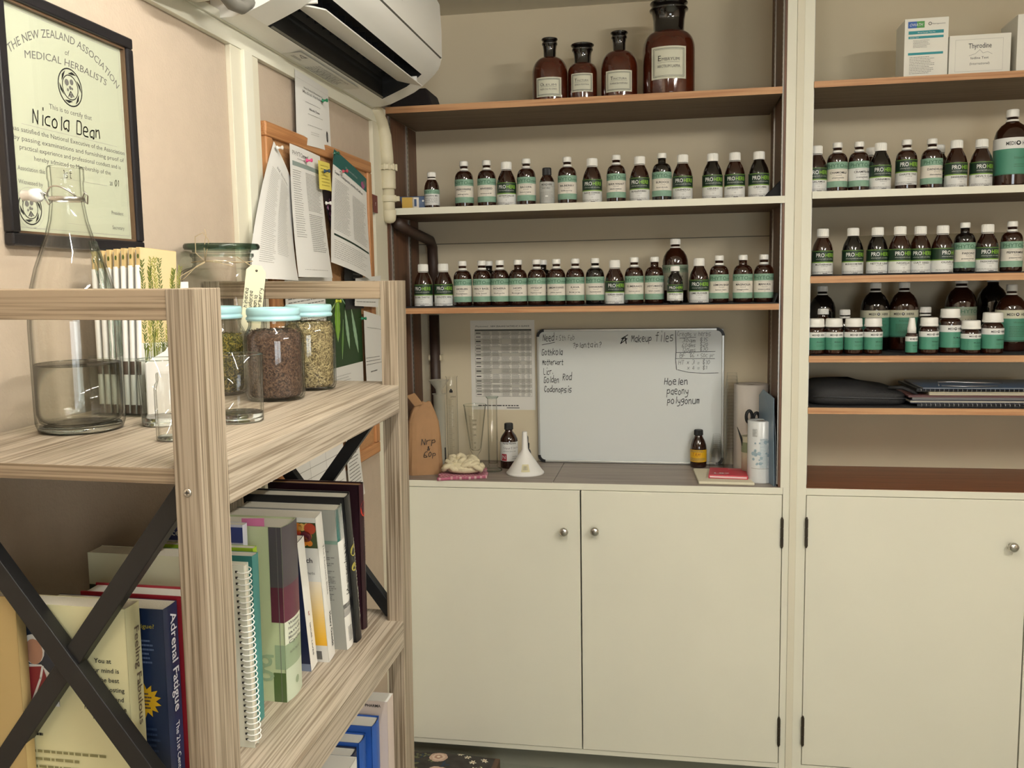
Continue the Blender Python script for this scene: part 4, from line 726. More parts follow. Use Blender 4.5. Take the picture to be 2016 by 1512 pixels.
# whiteboard
WX0, WX1, WZ0, WZ1 = -.487, .192, 1.0535, 1.552; t = thing('whiteboard', 'whiteboard with handwritten lists leaning on the counter back', 'whiteboard', ((WX0+WX1)/2, 3.333, WZ0), 0); W2, WH = (WX1-WX0)/2, WZ1-WZ0
MB().box(-W2+.004, W2-.004, -.012, 0, .004, WH-.004, mat('whiteboard_face', '#e3e7e4', .28, spec=.4)).build('writing_surface', t)
al = mat('frame_aluminium', '#c3c3be', .35, .7); 
for za in (0, WH-.008): MB().box(-W2+.02, W2-.02, -.016, .001, za, za+.008, al).build('frame_rail', t, bevel=.0015)
for xa in (-W2, W2-.008): MB().box(xa, xa+.008, -.016, .001, .02, WH-.02, al).build('frame_stile', t, bevel=.0015)
for sx in (-1, 1):
    for sz in (0, 1):
        b = MB(); n = 8; ro, ri = .028, .018; cx, cz = sx*(W2-ro+.001), (ro-.001 if sz == 0 else WH-ro+.001); vs = []; fs = []
        for i in range(n+1):
            a = PI/2*i/n; a = (a+PI) if (sx < 0 and sz == 0) else (a-PI/2 if (sx > 0 and sz == 0) else (a if sx > 0 else a+PI/2))
            for r_ in (ro, ri):
                for yy in (-.0175, .0015): vs.append((cx+r_*math.cos(a), yy, cz+r_*math.sin(a)))
        for i in range(n):
            k = 4*i; fs += [(k, k+4, k+6, k+2), (k+1, k+3, k+7, k+5), (k, k+1, k+5, k+4), (k+2, k+6, k+7, k+3)]
        fs += [(0, 2, 3, 1), (4*n, 4*n+1, 4*n+3, 4*n+2)]; b.add(vs, fs, black); b.build('corner_cap', t)
b = MB(); mk = mat('marker_ink', '#262a2c', .6); s = Sheet(b, lambda u, v, l: (u, -.0123-l, v), None, .0003)
def wb(u, v): p = at_y(u, v, 3.32); return p[0]-(WX0+WX1)/2, p[2]-WZ0
def whand(txt, u, v, hpx, wpx=None, sp=1.0, wd=.0026):
    x, z = wb(u, v); h = hpx*3.32/FPX
    if wpx:
        L = s.__class__(MB(), s.fn).hand(txt, 0, 0, h, mk); sp = wpx*3.32/FPX*1.01/L
    # spread by scaling horizontally
    q = Sheet(b, lambda a, c, l: (x+(a-x)*sp, -.0123-l, c), None, .0003); q.hand(txt, x, z, h, mk, wd)
whand('Need', 1069, 672, 13, 23); whand(':', 1093, 670, 9); whand('5th Feb', 1101, 670, 10, 31, wd=.0014); s.line([wb(1067, 679), wb(1092, 674)], .002, mk)
whand('?plantain?', 1128, 684, 10, 57, wd=.0018); whand('Gothkola', 1067, 699, 12, 42); whand('Motherwort', 1068, 718, 10, 42); whand('Licr.', 1070, 737, 12, 20); whand('Golden', 1071, 753, 12, 31); whand('Rod', 1108, 748, 13, 19); whand('Codonopsis', 1071, 772, 11, 56)
whand('*', 1222, 676, 15, 16); whand('Makeup', 1243, 673, 13, 40); whand('files', 1290, 672, 18, 36)
whand('Creams v herbs', 1333, 662, 9, 64, wd=.0012); s.line([wb(1338, 666), wb(1370, 664)], .0015, mk)
for i, (a, c) in enumerate((('30gm', '$15'), ('60gms', '$20'), ('120gms', '$30'))): whand(a, 1343, 674+9.3*i, 7, 26, wd=.0010); whand(c, 1378, 672+9.3*i, 7, 16, wd=.0010)
whand('BF', 1338, 703, 7, 12, wd=.0011); whand('$6 + 50c pr', 1358, 703, 7, 47, wd=.0010); whand('HT x 3 = $10', 1336, 717, 8, 60, wd=.0011); whand('x 4 = $1', 1353, 727, 7, 38, wd=.0010)
s.line([wb(1330, 651), wb(1331, 690), wb(1330, 708), wb(1332, 728)], .0022, mk); s.line([wb(1331, 694), wb(1408, 692)], .0018, mk); s.line([wb(1331, 706), wb(1407, 706)], .0018, mk); s.line([wb(1334, 728), wb(1355, 733), wb(1385, 735), wb(1414, 734)], .0018, mk)
whand('Hoelen', 1308, 757, 13, 46); whand('paeony', 1313, 776, 14, 42); whand('polygonum', 1314, 794, 13, 62)
b.build('handwriting', t)

# ---------------------------------------------------------------- things on the counter
kraft = mat('kraft_paper', '#a9825c', .8, bump=.5, bscale=25, vary=.08, vscale=12)
t = thing('paper_bag', 'crumpled brown paper bag with handwriting at the end of the counter', 'bag', (-.868, 3.095, ZC), .35)
b = MB(); vs = []; fs = []; R = random.Random(2); n = 28; lv = [(0, 1, 1), (.03, 1.02, 1.0), (.09, .98, .95), (.15, .93, .8), (.20, .85, .62), (.235, .7, .42), (.26, .52, .22), (.275, .45, .12)]
for z, sx_, sy_ in lv:
    for i in range(n):
        a = 2*PI*i/n; k = (abs(math.cos(a))**5+abs(math.sin(a))**5)**(-.2); j = 1+R.uniform(-.035, .035)*(z > .01); vs.append((.062*k*math.cos(a)*sx_*j, .046*k*math.sin(a)*sy_*j, z + (R.uniform(-.004, .004) if z > .2 else 0)))
for j in range(len(lv)-1):
    for i in range(n): i2 = (i+1) % n; fs.append((j*n+i, j*n+i2, (j+1)*n+i2, (j+1)*n+i))
fs.append(tuple(range(n-1, -1, -1))); b.add(vs, fs, kraft, False); b.build('bag_body', t)
b = MB(); s = Sheet(b, lambda u, v, l: (u, -.0470-l+v*.05, v), None, .001); s.hand('Nrp', -.012, .118, .022, ink, .0022, layer=3); s.hand('&', .008, .095, .014, ink, .002, layer=3); s.hand('60p', -.005, .070, .020, ink, .0022, layer=3); b.build('handwriting', t)
b = MB().hexa([(-.03, -.02, .26), (.0, -.02, .27), (.0, .01, .27), (-.03, .01, .26), (-.06, -.03, .305), (-.03, -.032, .315), (-.03, -.028, .315), (-.06, -.026, .305)], kraft); b.build('folded_top', t, bevel=.002); t.scale = (1, 1, .93)
pla = clear_plastic('milky_plastic', '#cfcbb8', .45, .35)
def scale_marks(b, R_, z0, z1, n, m, a0=-.5, a1=.3, nums=None, h=.006):
    s = Sheet(b, cyl_fn(R_), R_*.3, .0002)
    for k in range(n+1):
        z = z0+(z1-z0)*k/n; L = R_*(a1 if k % 5 else a1+.35); s.rect(a0*R_, z, a0*R_+L+.3*R_, z+.0007, m, 1)
    for z, tx in (nums or []): s.text(tx, .45*R_, z, h, m, 2, .004)
t = thing('measuring_cylinder', 'milky plastic measuring cylinder with a small funnel in its mouth', 'measuring cylinder', (-.845, 3.24, ZC))
b = MB().lathe([(.032, 0), (.033, .003), (.024, .010), (.0215, .015), (.0215, .262), (.026, .268)], pla, 24, caps=False); b.build('cylinder_body', t)
b = MB().lathe([(.0095, .225), (.011, .27), (.013, .285), (.0375, .318), (.0385, .319)], pla, 28, caps=False); tag(b.build('small_funnel', loc=(-.845, 3.24, ZC)), 'small milky plastic funnel sitting in the measuring cylinder', 'funnel')
t = thing('measuring_cylinder', 'tall glass measuring cylinder with brown markings beside the paper bag', 'measuring cylinder', (-.805, 3.275, ZC)); wire = mat('wire_brown', '#4b4136', .5)
b = MB().lathe([(.031, 0), (.032, .004), (.021, .012), (.0205, .016), (.0205, .325), (.0235, .33)], clear, 24, caps=False); b.build('cylinder_body', t)
b = MB(); scale_marks(b, .0205, .04, .245, 40, mat('mark_brown', '#665a44', .7), -.5, .35, [(.252, '250ml')]); s = Sheet(b, cyl_fn(.0205), None); s.rect(-.004, .270, .008, .279, ink, 1); s.rect(-.001, .279, .005, .284, ink, 1); b.build('markings', t)
b = MB().tube([(-.862, 3.29, 1.055), (-.862, 3.29, 1.372), (-.850, 3.285, 1.362)], .0014, wire, 6); tag(b.build('stirring_wire'), 'thin hooked wire standing up behind the small funnel', 'wire')
t = thing('conical_measure', 'conical glass measure with numbers from 25 to 250', 'measuring glass', (-.715, 3.26, ZC))
b = MB().lathe([(.0, .002), (.030, 0), (.0305, .004), (.012, .012), (.0085, .02), (.0085, .035), (.0165, .045), (.021, .055), (.041, .216), (.0425, .224)], clear, 30, caps=False).lathe([(.0, .052), (.0145, .054), (.0195, .062), (.0395, .216), (.0425, .224)], clear, 30, caps=False); b.build('glass_body', t)
b = MB()
s = Sheet(b, lambda u, v, l: ((.0212+(v-.055)*.124+l)*math.sin(u/.03), -(.0212+(v-.055)*.124+l)*math.cos(u/.03), v), .006, .0004); mkb = mat('mark_brown', '#665a44')
for k in range(24): s.rect(-.014, .06+.0055*k, -.004, .0608+.0055*k, mkb, 1)
for z, tx in ((.168, '250'), (.152, '200'), (.134, '150'), (.112, '100'), (.082, '50'), (.064, '25')): s.text(tx, .004, z, .0065, mkb, 2, .004)
b.build('markings', t)
b = MB().lathe([(.0425, .2225), (.0437, .224), (.0425, .2257)], clear_thick, 30, caps=False); b.build('rim', t)
t = thing('measuring_cylinder', 'clear unmarked glass cylinder standing between the conical measure and amber bottle', 'measuring cylinder', (-.627, 3.15, ZC))
b = MB().lathe([(.0, .001), (.031, 0), (.032, .003), (.029, .008), (.014, .014), (.0155, .020), (.0175, .024), (.0175, .262), (.0225, .268)], clear, 26, caps=False).lathe([(.0, .026), (.0155, .028), (.0155, .262)], clear, 26, caps=False); b.build('glass_body', t)
b = MB().lathe([(.0172, .262), (.023, .268), (.0222, .270)], clear_thick, 26, caps=False).lathe([(.028, .0), (.0325, .002), (.031, .006)], clear_thick, 26, caps=False); b.build('rim', t)
bottle('remedy', 'remedy', 'REMEDY', -.580, 3.215, ZC, 'amber bottle with black cap and white herbal remedy label behind the white funnel', None, rot=.25)
t = thing('dropper_bottle', 'small dark dropper bottle half hidden behind the white funnel', 'bottle', (-.519, 3.245, ZC)); MB().lathe([(.0145, 0), (.016, .002), (.016, .052), (.013, .06), (.0085, .065), (.0085, .068)], amberdark, 20).build('glass_body', t)
MB().lathe([(.0098, .066), (.010, .085), (.0065, .087), (.0062, .108), (.004, .113), (0, .114)], black, 18).build('dropper_cap', t)
t = thing('funnel', 'white plastic funnel standing mouth down on the counter', 'funnel', (-.505, 3.115, ZC)); wp = mat('white_plastic_soft', '#f0eee8', .4)
b = MB().lathe([(.066, 0), (.0675, .002), (.0665, .006), (.061, .011), (.016, .078), (.0115, .088), (.0085, .148), (.0078, .150), (.0070, .146)], wp, 48, caps=False); b.build('cone', t)
b = MB(); q = Sheet(b, lambda u, v, l: ((.066-v*.68+.001+l)*math.sin(u/.05), -(.066-v*.68+.001+l)*math.cos(u/.05), v+.004), .006, .0003); q.rect(-.004, .012, .022, .036, mat('price_sticker', '#dcd4ac', .6), 0)
for k, wd in enumerate((1, 2, 1, 3, 1, 2, 1, 1)): q.rect(.000+.0022*k, .018, .000+.0022*k+.0005*wd, .031, inkg, 1)
b.build('price_sticker', t)
# cloths
def cloth_sheet(name, label, cat, pts, z, m, th, amp, seed, n=26, cx=0, stripes=None):
    b = MB(); R = random.Random(seed); ph = [R.uniform(0, 6) for _ in range(6)]; vs = []; fs = []
    for j in range(n+1):
        for i in range(n+1):
            u, v = i/n, j/n; p = [(pts[0][k]*(1-u)+pts[1][k]*u)*(1-v)+(pts[3][k]*(1-u)+pts[2][k]*u)*v for k in (0, 1)]
            dz = amp*(math.sin(9*u+ph[0])*math.sin(7*v+ph[1])+.5*math.sin(17*u+5*v+ph[2])+1.5)*.5; vs.append((p[0]+.004*math.sin(12*v+ph[3]), p[1]+.004*math.sin(11*u+ph[4]), z+th+dz))
    N = (n+1)**2; vs += [(p[0], p[1], z) for p in vs]
    for j in range(n):
        for i in range(n): a = j*(n+1)+i; fs.append((a, a+1, a+n+2, a+n+1)); fs.append((a+N, a+n+1+N, a+n+2+N, a+1+N))
    for i in range(n):
        for a, c in ((i, i+1), ((i+1)*(n+1)+n, None)): pass
    ed = [i for i in range(n+1)] + [(j)*(n+1)+n for j in range(1, n+1)] + [n*(n+1)+i for i in range(n-1, -1, -1)] + [j*(n+1) for j in range(n-1, 0, -1)]
    for a, c in zip(ed, ed[1:]+ed[:1]): fs.append((a, a+N, c+N, c))
    b.add(vs, fs, m, True); return tag(b.build(name), label, cat)
def check_cloth():
    m = mat('pink_tea_towel', '#d98fa0', .9, bump=.8, bscale=500); nt = m.node_tree; L = nt.links.new; bs = nt.nodes['Principled BSDF']; tc = nt.nodes.new('ShaderNodeTexCoord')
    w1 = nt.nodes.new('ShaderNodeTexWave'); w1.inputs['Scale'].default_value = 22; w2 = nt.nodes.new('ShaderNodeTexWave'); w2.bands_direction = 'Y'; w2.inputs['Scale'].default_value = 22
    mp = nt.nodes.new('ShaderNodeMapping'); mp.inputs['Rotation'].default_value = (0, 0, .35); L(tc.outputs['Object'], mp.inputs[0]); L(mp.outputs[0], w1.inputs[0]); L(mp.outputs[0], w2.inputs[0])
    ad = nt.nodes.new('ShaderNodeMath'); L(w1.outputs['Fac'], ad.inputs[0]); L(w2.outputs['Fac'], ad.inputs[1]); cr = nt.nodes.new('ShaderNodeValToRGB'); cr.color_ramp.elements[0].position = .5; cr.color_ramp.elements[0].color = lin('#c97089'); cr.color_ramp.elements[1].position = 1.6/2; cr.color_ramp.elements[1].color = lin('#e9c3c4')
    hf = nt.nodes.new('ShaderNodeMath'); hf.operation = 'MULTIPLY'; hf.inputs[1].default_value = .5; L(ad.outputs[0], hf.inputs[0]); L(hf.outputs[0], cr.inputs[0]); L(cr.outputs[0], bs.inputs['Base Color']); return m
cloth_sheet('tea_towel', 'folded pink checked cloth at the counter edge', 'cloth', ((-.785, 2.965), (-.622, 3.015), (-.655, 3.15), (-.80, 3.06)), ZC, check_cloth(), .008, .003, 3)
b = MB(); R = random.Random(6); cc = mat('cream_cotton', '#e2d6b4', .9, bump=.5, bscale=200); 
def fold(path, r): b.tube(path, r, cc, 12)
base = Vector((-.712, 3.055, ZC+.016))
b.lathe([(.0, .0), (.05, .0), (.062, .008), (.060, .022), (.045, .034), (.02, .040), (0, .041)], cc, 28, caps=False, sx=1.05, sy=.75)
for k in range(15):
    a0 = R.uniform(0, 2*PI); rr = R.uniform(.018, .052); pts = []
    for i in range(10):
        a = a0+i*.22; q = rr*(1+.25*math.sin(i*.9+k)); pts.append((q*math.cos(a)*1.25, q*math.sin(a)*.8, max(.012, .045-.5*rr+.012*math.sin(i*.7+k*2)+.004*k % .012)))
    fold(pts, [.006+.0055*math.sin(PI*(i+.6)/10.4) for i in range(10)])
for sgn in (-1, 1): fold([(sgn*.03, -.03, .03), (sgn*.055, -.042, .024), (sgn*.066, -.035, .014), (sgn*.062, -.01, .010)], [.008, .010, .010, .007])
o = b.build('muslin_cloth', loc=base); tag(o, 'crumpled cream muslin cloth lying on the pink checked cloth', 'cloth')
b = MB().box(-.002, .002, -.003, .003, 0, .085, black); o = b.build('pencil_stub', loc=(-.800, 3.135, ZC), bevel=.001); tag(o, 'thin dark stick upright between the paper bag and the cloths', 'stick')

bottle('mini', 'yellow', 'TAMUS', .102, 3.285, ZC, 'small amber bottle with black cap and yellow handwritten label', None, rot=-.05)
cupm = glass('cup_plastic', '#fefefe', '#f0f1ee', .45, .2, .014)
def cup_stack(x, y, n, r0, r1, h, pitch, label, lean=0):
    t = thing('cup_stack', label, 'cups', (x, y, ZC)) if False else None
    for k in range(n):
        z = k*pitch; b = MB().lathe([(r1, 0), (r1*1.05, .001), (r1, .0025), (r0, h), (0, h)], cupm, 20, caps=False)
        o = b.build('medicine_cup' if h < .05 else 'plastic_cup', loc=(x, y, ZC+z)); tag(o, label, 'cup', 'upturned clear cups in one stack, ' + ('short' if n < 15 else 'tall'))
    return
cup_stack(.165, 3.26, 8, .0125, .0265, .072, .0075, 'clear plastic cup in the short upturned stack beside the yellow-labelled bottle')
cup_stack(.215, 3.245, 24, .0165, .0275, .075, .0118, 'clear plastic cup in the tall stack beside the paper roll')
# paper roll and printed roll
def roll(name, x, y, r, h, label, m, extra=None, ri=.016, rot=0):
    t = thing(name, label, 'roll', (x, y, ZC), rot); b = MB().lathe([(ri, .0), (r, 0), (r+.0002, .001), (r, h-.001), (r-.001, h), (ri+.002, h), (ri, h-.002)], m, 44, caps=False); b.build('paper_winding', t)
    MB().lathe([(ri, .001), (ri, h-.003), (ri-.0015, h-.003), (ri-.0015, .001)], mat('cardboard_core', '#8d7a63', .8), 24, caps=False).build('core', t); return t
roll('paper_roll', .282, 3.262, .0585, .305, 'tall white paper couch roll standing behind the scissors', mat('roll_white', '#e6ddd2', .7))
t = roll('label_roll', .297, 3.068, .0415, .205, 'white film-wrapped roll with faint printing beside the blue folder', mat('film_white', '#dfe1e0', .25), rot=-.1)
b = MB(); q = Sheet(b, cyl_fn(.0415), .005, .0003); bl = mat('print_pale_blue', '#9fb3bd', .5); q.rect(-.026, .155, -.010, .180, inkl, 1); q.rect(-.025, .156, -.011, .179, mat('film_white', '#dfe1e0'), 2); q.greek(-.024, .157, -.012, .178, 8, inkg, random.Random(1), layer=3)
q.rect(-.03, .048, .03, .0495, inkl, 1)
for k in range(18): q.disc(random.Random(k).uniform(-.03, .03), random.Random(k+50).uniform(.06, .14), random.Random(k+9).uniform(.002, .007), bl, 1, 8)
q.greek(.0, .05, .03, .15, 22, bl, random.Random(5), layer=2); b.build('print', t)
# pen tub with scissors
t = thing('pen_tub', 'slim cardboard tub with a green tape band holding scissors', 'tub', (.268, 3.140, ZC)); MB().lathe([(.0, .001), (.026, 0), (.0265, .140), (.025, .140), (.0245, .003)], mat('tub_beige', '#c9c1a6', .7), 24, caps=False).build('tub_body', t)
MB().lathe([(.0268, .085), (.0268, .12)], mat('tub_green', '#8c9676', .6), 24, caps=False).build('tape_band', t)
t = thing('scissors', 'scissors with black loop handles standing in the tub', 'scissors', (.272, 3.140, ZC+.01), .15)
for k, (dx, hz) in enumerate(((-.006, .196), (.020, .188))):
    b = MB(); n = 20; b.tube([(dx+.010*math.cos(2*PI*i/n), (.004*k), hz+.020*math.sin(2*PI*i/n)) for i in range(n)], .0055, black, 8, closed=True); b.tube([(dx, .004*k, hz-.02), (dx*.6, .004*k, hz-.06)], [.006, .004], black, 8); b.build('handle', t)
    b = MB().hexa([(-.003+dx*-.3, .003*k, .004), (.003+dx*-.3, .003*k, .004), (.003+dx*-.3, .003*k+.002, .004), (-.003+dx*-.3, .003*k+.002, .004), (dx*.6-.006, .003*k, hz-.055), (dx*.6+.006, .003*k, hz-.055), (dx*.6+.006, .003*k+.002, hz-.055), (dx*.6-.006, .003*k+.002, hz-.055)], steel); b.build('blade', t)
b = MB().tube([(.262, 3.138, ZC+.02), (.243, 3.132, ZC+.125), (.226, 3.128, ZC+.172)], [.003, .0045, .0008], black, 8); tag(b.build('letter_opener'), 'black pointed marker leaning out of the tub', 'pen')
b = MB().box(.228, .250, 3.137, 3.150, ZC+.150, ZC+.178, black) if False else None
# blue folder leaning against the side panel
bf = mat('folder_blue', '#6f8698', .35); t = thing('document_folder', 'pale blue plastic folder leaning on the side panel by the post', 'folder', (.335, 2.985, ZC))
b = MB(); P0 = [(-.002, 0, 0), (.0025, .25, 0)]; b.add([(0, 0, 0), (-.034, .16, 0), (-.036, .16, .28), (-.028, .11, .305), (-.004, .01, .288), (-.005, 0, .20)], [(0, 1, 2, 3, 4, 5)], bf); b.build('front_sheet', t, solid=.0015)
b = MB().add([(.004, .0, 0), (.006, .2, 0), (.005, .2, .30), (.0, .05, .30), (.001, .0, .17)], [(0, 1, 2, 3, 4)], mat('folder_grey', '#59626b', .4)); 
b = MB(); b.add([(.004, .0, 0), (.006, .2, 0), (.005, .2, .28), (.0, .05, .28), (.001, .0, .17)], [(0, 1, 2, 3, 4)], mat('folder_grey', '#59626b', .4)); b.build('back_sheet', t, solid=.0015)
# paper pad and red booklet
b = MB(); vs = [(.094, 2.995), (.274, 2.990), (.238, 3.20), (.082, 3.21)]; b.hexa([(x, y, ZC) for x, y in vs]+[(x, y, ZC+.010) for x, y in vs], mat('pad_cream', '#e5dec3', .8, bump=.3, bscale=60)); tag(b.build('paper_pad', bevel=.003), 'cream pad of folded paper under the red booklet', 'paper')
t = thing('booklet', 'red booklet lying on the cream paper pad', 'booklet', (.128, 3.045, ZC+.0102), .0)
red = mat('booklet_red', '#cf3a4c', .35); b = MB(); q = [(0, 0), (.128, -.012), (.128, .115), (.010, .125)]; b.hexa([(x, y, 0) for x, y in q]+[(x, y, .0115) for x, y in q], red); b.build('cover', t, bevel=.001)
b = MB(); b.hexa([(.004, -.0018, .003), (.124, -.0131, .003), (.124, .05, .003), (.004, .05, .003), (.004, -.0018, .0085), (.124, -.0131, .0085), (.124, .05, .0085), (.004, .05, .0085)], mat('booklet_pages', '#eecfd0', .6)); b.build('pages', t)
b = MB(); s = Sheet(b, lambda u, v, l: (u, v, .0117+l), None, .0003); s.text('L89', .045, .022, .016, lab_white, 1, .03, w=.05); s.rect(.016, .014, .07, .0155, mat('print_pink', '#eeaab0', .5), 1); s.rect(.070, .098, .125, .106, mat('print_pink', '#eeaab0'), 1); b.build('print', t)

# ---------------------------------------------------------------- laptop bag and folders on the lowest right shelf
ZR5 = 1.3172
b = MB(); vs = []; fs = []; n = 24; bagm = mat('neoprene_black', '#1b1b1d', .7, bump=.3, bscale=400); X0, X1, Y0, Y1 = .442, .745, 2.995, 3.27
for k, (zz, ins) in enumerate(((0, .012), (.008, .003), (.020, .0), (.028, .003), (.040, .002), (.055, .010), (.066, .03), (.072, .07))):
    for i in range(n*2):
        a = PI*i/n; kx = (abs(math.cos(a))**6+abs(math.sin(a))**6)**(-1/6); sg = 1-.10*max(0, math.cos(a))*(k > 4); vs.append(((X0+X1)/2+((X1-X0)/2-ins)*kx*math.cos(a), (Y0+Y1)/2+((Y1-Y0)/2-ins)*kx*math.sin(a), ZR5+zz*sg*(1-.28*max(0, math.cos(a)))))
N = 2*n
for j in range(7):
    for i in range(N): i2 = (i+1) % N; fs.append((j*N+i, j*N+i2, (j+1)*N+i2, (j+1)*N+i))
fs.append(tuple(range(N-1, -1, -1))); fs.append(tuple(7*N+i for i in range(N))); b.add(vs, fs, bagm, True)
t = thing('laptop_bag', 'black padded laptop bag lying on the lowest shelf past the post', 'bag'); b.build('bag_body', t)
b = MB().tube([(X0+.01, Y0+.004, ZR5+.030), (X0+.1, Y0-.0012, ZR5+.027), (X1-.05, Y0-.0012, ZR5+.024), (X1-.01, Y0+.006, ZR5+.024)], .0018, mat('zip_grey', '#3b3c40', .4), 6); b.build('zip', t)
b = MB().tube([(X1-.06, Y0+.03, ZR5+.055), (X1-.02, Y0+.02, ZR5+.057), (X1+.02, Y0+.02, ZR5+.04), (X1+.035, Y0+.03, ZR5+.02)], .006, bagm, 8); b.build('strap', t)
stk = [('spiral_notebook', 'black spiral-bound report at the bottom of the pile', .765, .009, '#202023', 1), ('ring_binder', 'dark blue plastic binder second from the bottom of the pile', .745, .012, '#24283a', 0), ('document_wallet', 'clear silver plastic wallet in the middle of the pile', .752, .008, '#b8b7b6', 0), ('document_wallet', 'wallet with a thin red edge above the silver one', .738, .0065, '#6d4a4a', 0),
       ('magazine', 'cream edged magazine in the pile of folders', .80, .010, '#cfc5a8', 0), ('spiral_notebook', 'black spiral-bound report near the top of the pile', .765, .010, '#1c1c1e', 1), ('document_folder', 'blue folder lying on top of the spiral reports', .78, .005, '#3f5f86', 0)]
z = ZR5+.0002
for k, (nm, lb, xs, th, col, sp) in enumerate(stk):
    t = thing(nm, lb, 'stationery', (xs, 2.985+.006*(k % 3), z), 0, 'stacked folders beside the laptop bag'); m = mat('stat_'+col[1:], col, .3); L_ = 1.16-xs
    MB().box(0, L_, 0, .24, 0, th*.25, m).box(0, L_, 0, .24, th*.75, th-.0003, m).box(0, L_, .003 if not sp else .006, .24, th*.25, th*.75, m if k in (2, 3) else mat('sheet_edge', '#b9b4a6', .7) if not sp else m).build('covers', t, bevel=.0005)
    if sp:
        b = MB()
        for q in range(int(L_/.0135)):
            xx = .012+q*.0135; b.tube([(xx, .004+.0055*math.cos(a), th/2+.0052*math.sin(a)) for a in np.linspace(0, 2*PI, 9)[:-1]], .0012, mat('wire_silver', '#b9b9bb', .3, .8), 5, closed=True)
        o = b.build('spiral_binding', t); o['kind'] = 'stuff'
    z += th
b = MB().tube([(.83, 3.0, z+.004), (.835, 3.03, z+.012), (.87, 3.0, z+.016), (.95, 2.995, z+.014), (1.02, 3.02, z+.010)], .002, mat('wire_silver', '#b9b9bb'), 6); b.tube([(.838, 3.0, z+.0035), (.90, 2.99, z+.003), (1.0, 3.0, z+.003)], .002, mat('wire_silver', '#b9b9bb'), 6)
tag(b.build('cable_loop'), 'loop of pale cable lying on top of the folders', 'cable')

# ---------------------------------------------------------------- footstool
t = thing('footstool', 'low wooden footstool with rose-patterned dark cushion under the cupboard', 'footstool', (-.745, 2.79, 0), -.03); wd = wood('stool_wood', '#5b4534', '#453225', 1, 1, .5, 40)
MB().box(-.165, .165, -.13, .13, .035, .088, wd).build('frame', t, bevel=.003)
for sx in (-1, 1):
    for sy in (-1, 1): MB().box(sx*.15-.014, sx*.15+.014, sy*.115-.014, sy*.115+.014, 0, .036, wd).build('leg', t)
b = MB(); vs = []; fs = []; n = 16
for j in range(n+1):
    for i in range(n+1): u, v = i/n*2-1, j/n*2-1; vs.append((u*.148, v*.125, .0885+.016*(1-u**6)*(1-v**6)**.5))
for j in range(n):
    for i in range(n): a = j*(n+1)+i; fs.append((a, a+1, a+n+2, a+n+1))
b.add(vs, fs, mat('tapestry_dark', '#3a3632', .9, bump=.4, bscale=600, vary=.3, vscale=30), True)
s = Sheet(b, lambda u, v, l: (u, v, .0889+.016*(1-(u/.148)**6)*(1-min(1, abs(v/.125))**6)**.5+l), None, .0003); R = random.Random(12)
def petals(cu_, cv_, r, n_, m, layer, el=.55, jit=.2):
    for k in range(n_):
        a = 2*PI*k/n_+R.uniform(-jit, jit); c_ = (cu_+r*.6*math.cos(a), cv_+r*.6*math.sin(a)); pts = []
        for i in range(10): q = 2*PI*i/10; x_, y_ = r*.5*math.cos(q), r*el*.5*math.sin(q)*1.3; pts.append((c_[0]+x_*math.cos(a)-y_*math.sin(a), c_[1]+x_*math.sin(a)+y_*math.cos(a)))
        s.poly(pts, m, layer+.3*k/n_)
lg = mat('tapestry_leaf', '#6b6d4c', .9); rs = [mat('tapestry_rose_%d' % i, c, .9) for i, c in enumerate(('#c9ab98', '#d9c3b0', '#b38f7c', '#e3d5c0'))]; bl = mat('tapestry_blue', '#2e3c4c', .9); ws = mat('tapestry_white', '#e6dfc6', .9)
for k in range(22): petals(R.uniform(-.13, .13), R.uniform(-.10, .10), R.uniform(.012, .022), 3, lg if k % 3 else bl, .2, .4)
for (cu_, cv_, r) in ((-.02, -.03, .042), (-.13, -.01, .028), (-.04, .075, .03)):
    petals(cu_, cv_, r, 7, rs[0], 1, .9); petals(cu_, cv_, r*.72, 6, rs[1], 2, .9); petals(cu_, cv_, r*.45, 5, rs[2], 3, .9); s.disc(cu_, cv_, r*.2, rs[3], 4)
for (cu_, cv_) in ((.06, .09), (.085, .06), (.12, .085), (.10, .02), (.03, .11), (.125, .03)): petals(cu_, cv_, .012, 6, ws, 2, .35); s.disc(cu_, cv_, .003, rs[2], 3)
b.build('cushion', t)

# ---------------------------------------------------------------- the open rack in front (its own slightly leaning frame)
RO = Vector((-.5241, .9375, 1.72105)); RX = Vector((.99985204, .0090989, -.01459844)); RY = Vector((-.00892114, .99988582, .0121965)); RZ = Vector((.01470775, -.01206445, .99981905))
RM = Matrix(((RX[0], RY[0], RZ[0], RO[0]), (RX[1], RY[1], RZ[1], RO[1]), (RX[2], RY[2], RZ[2], RO[2]), (0, 0, 0, 1)))
H1, H2, H3, H4 = -.2073, -.6995, -1.19, -1.62; RW, RL, RA, RB = .409, .79, .034, .0638
def rk(x, y, z, rz=0, lean=0): return RM @ Matrix.Translation((x, y, z)) @ Matrix.Rotation(rz, 4, 'Z') @ Matrix.Rotation(lean, 4, 'X')
rack = thing('shelf_rack', 'open grey-brown wooden shelf rack with black crossed end braces', 'shelf rack', mtx=RM)
FL = -1.705
for sx, x0 in (('r', -RA), ('l', -RW)):
    for y0 in (0, RL): MB().box(x0, x0+RA, y0, y0+RB, FL, 0, rack_z).build('post', rack, bevel=.0008)
for y0 in (0, RL): MB().box(-RW+RA, -RA, y0+.001, y0+RB-.001, -.0355, -.0008, rack_x).build('top_rail', rack, bevel=.0008)
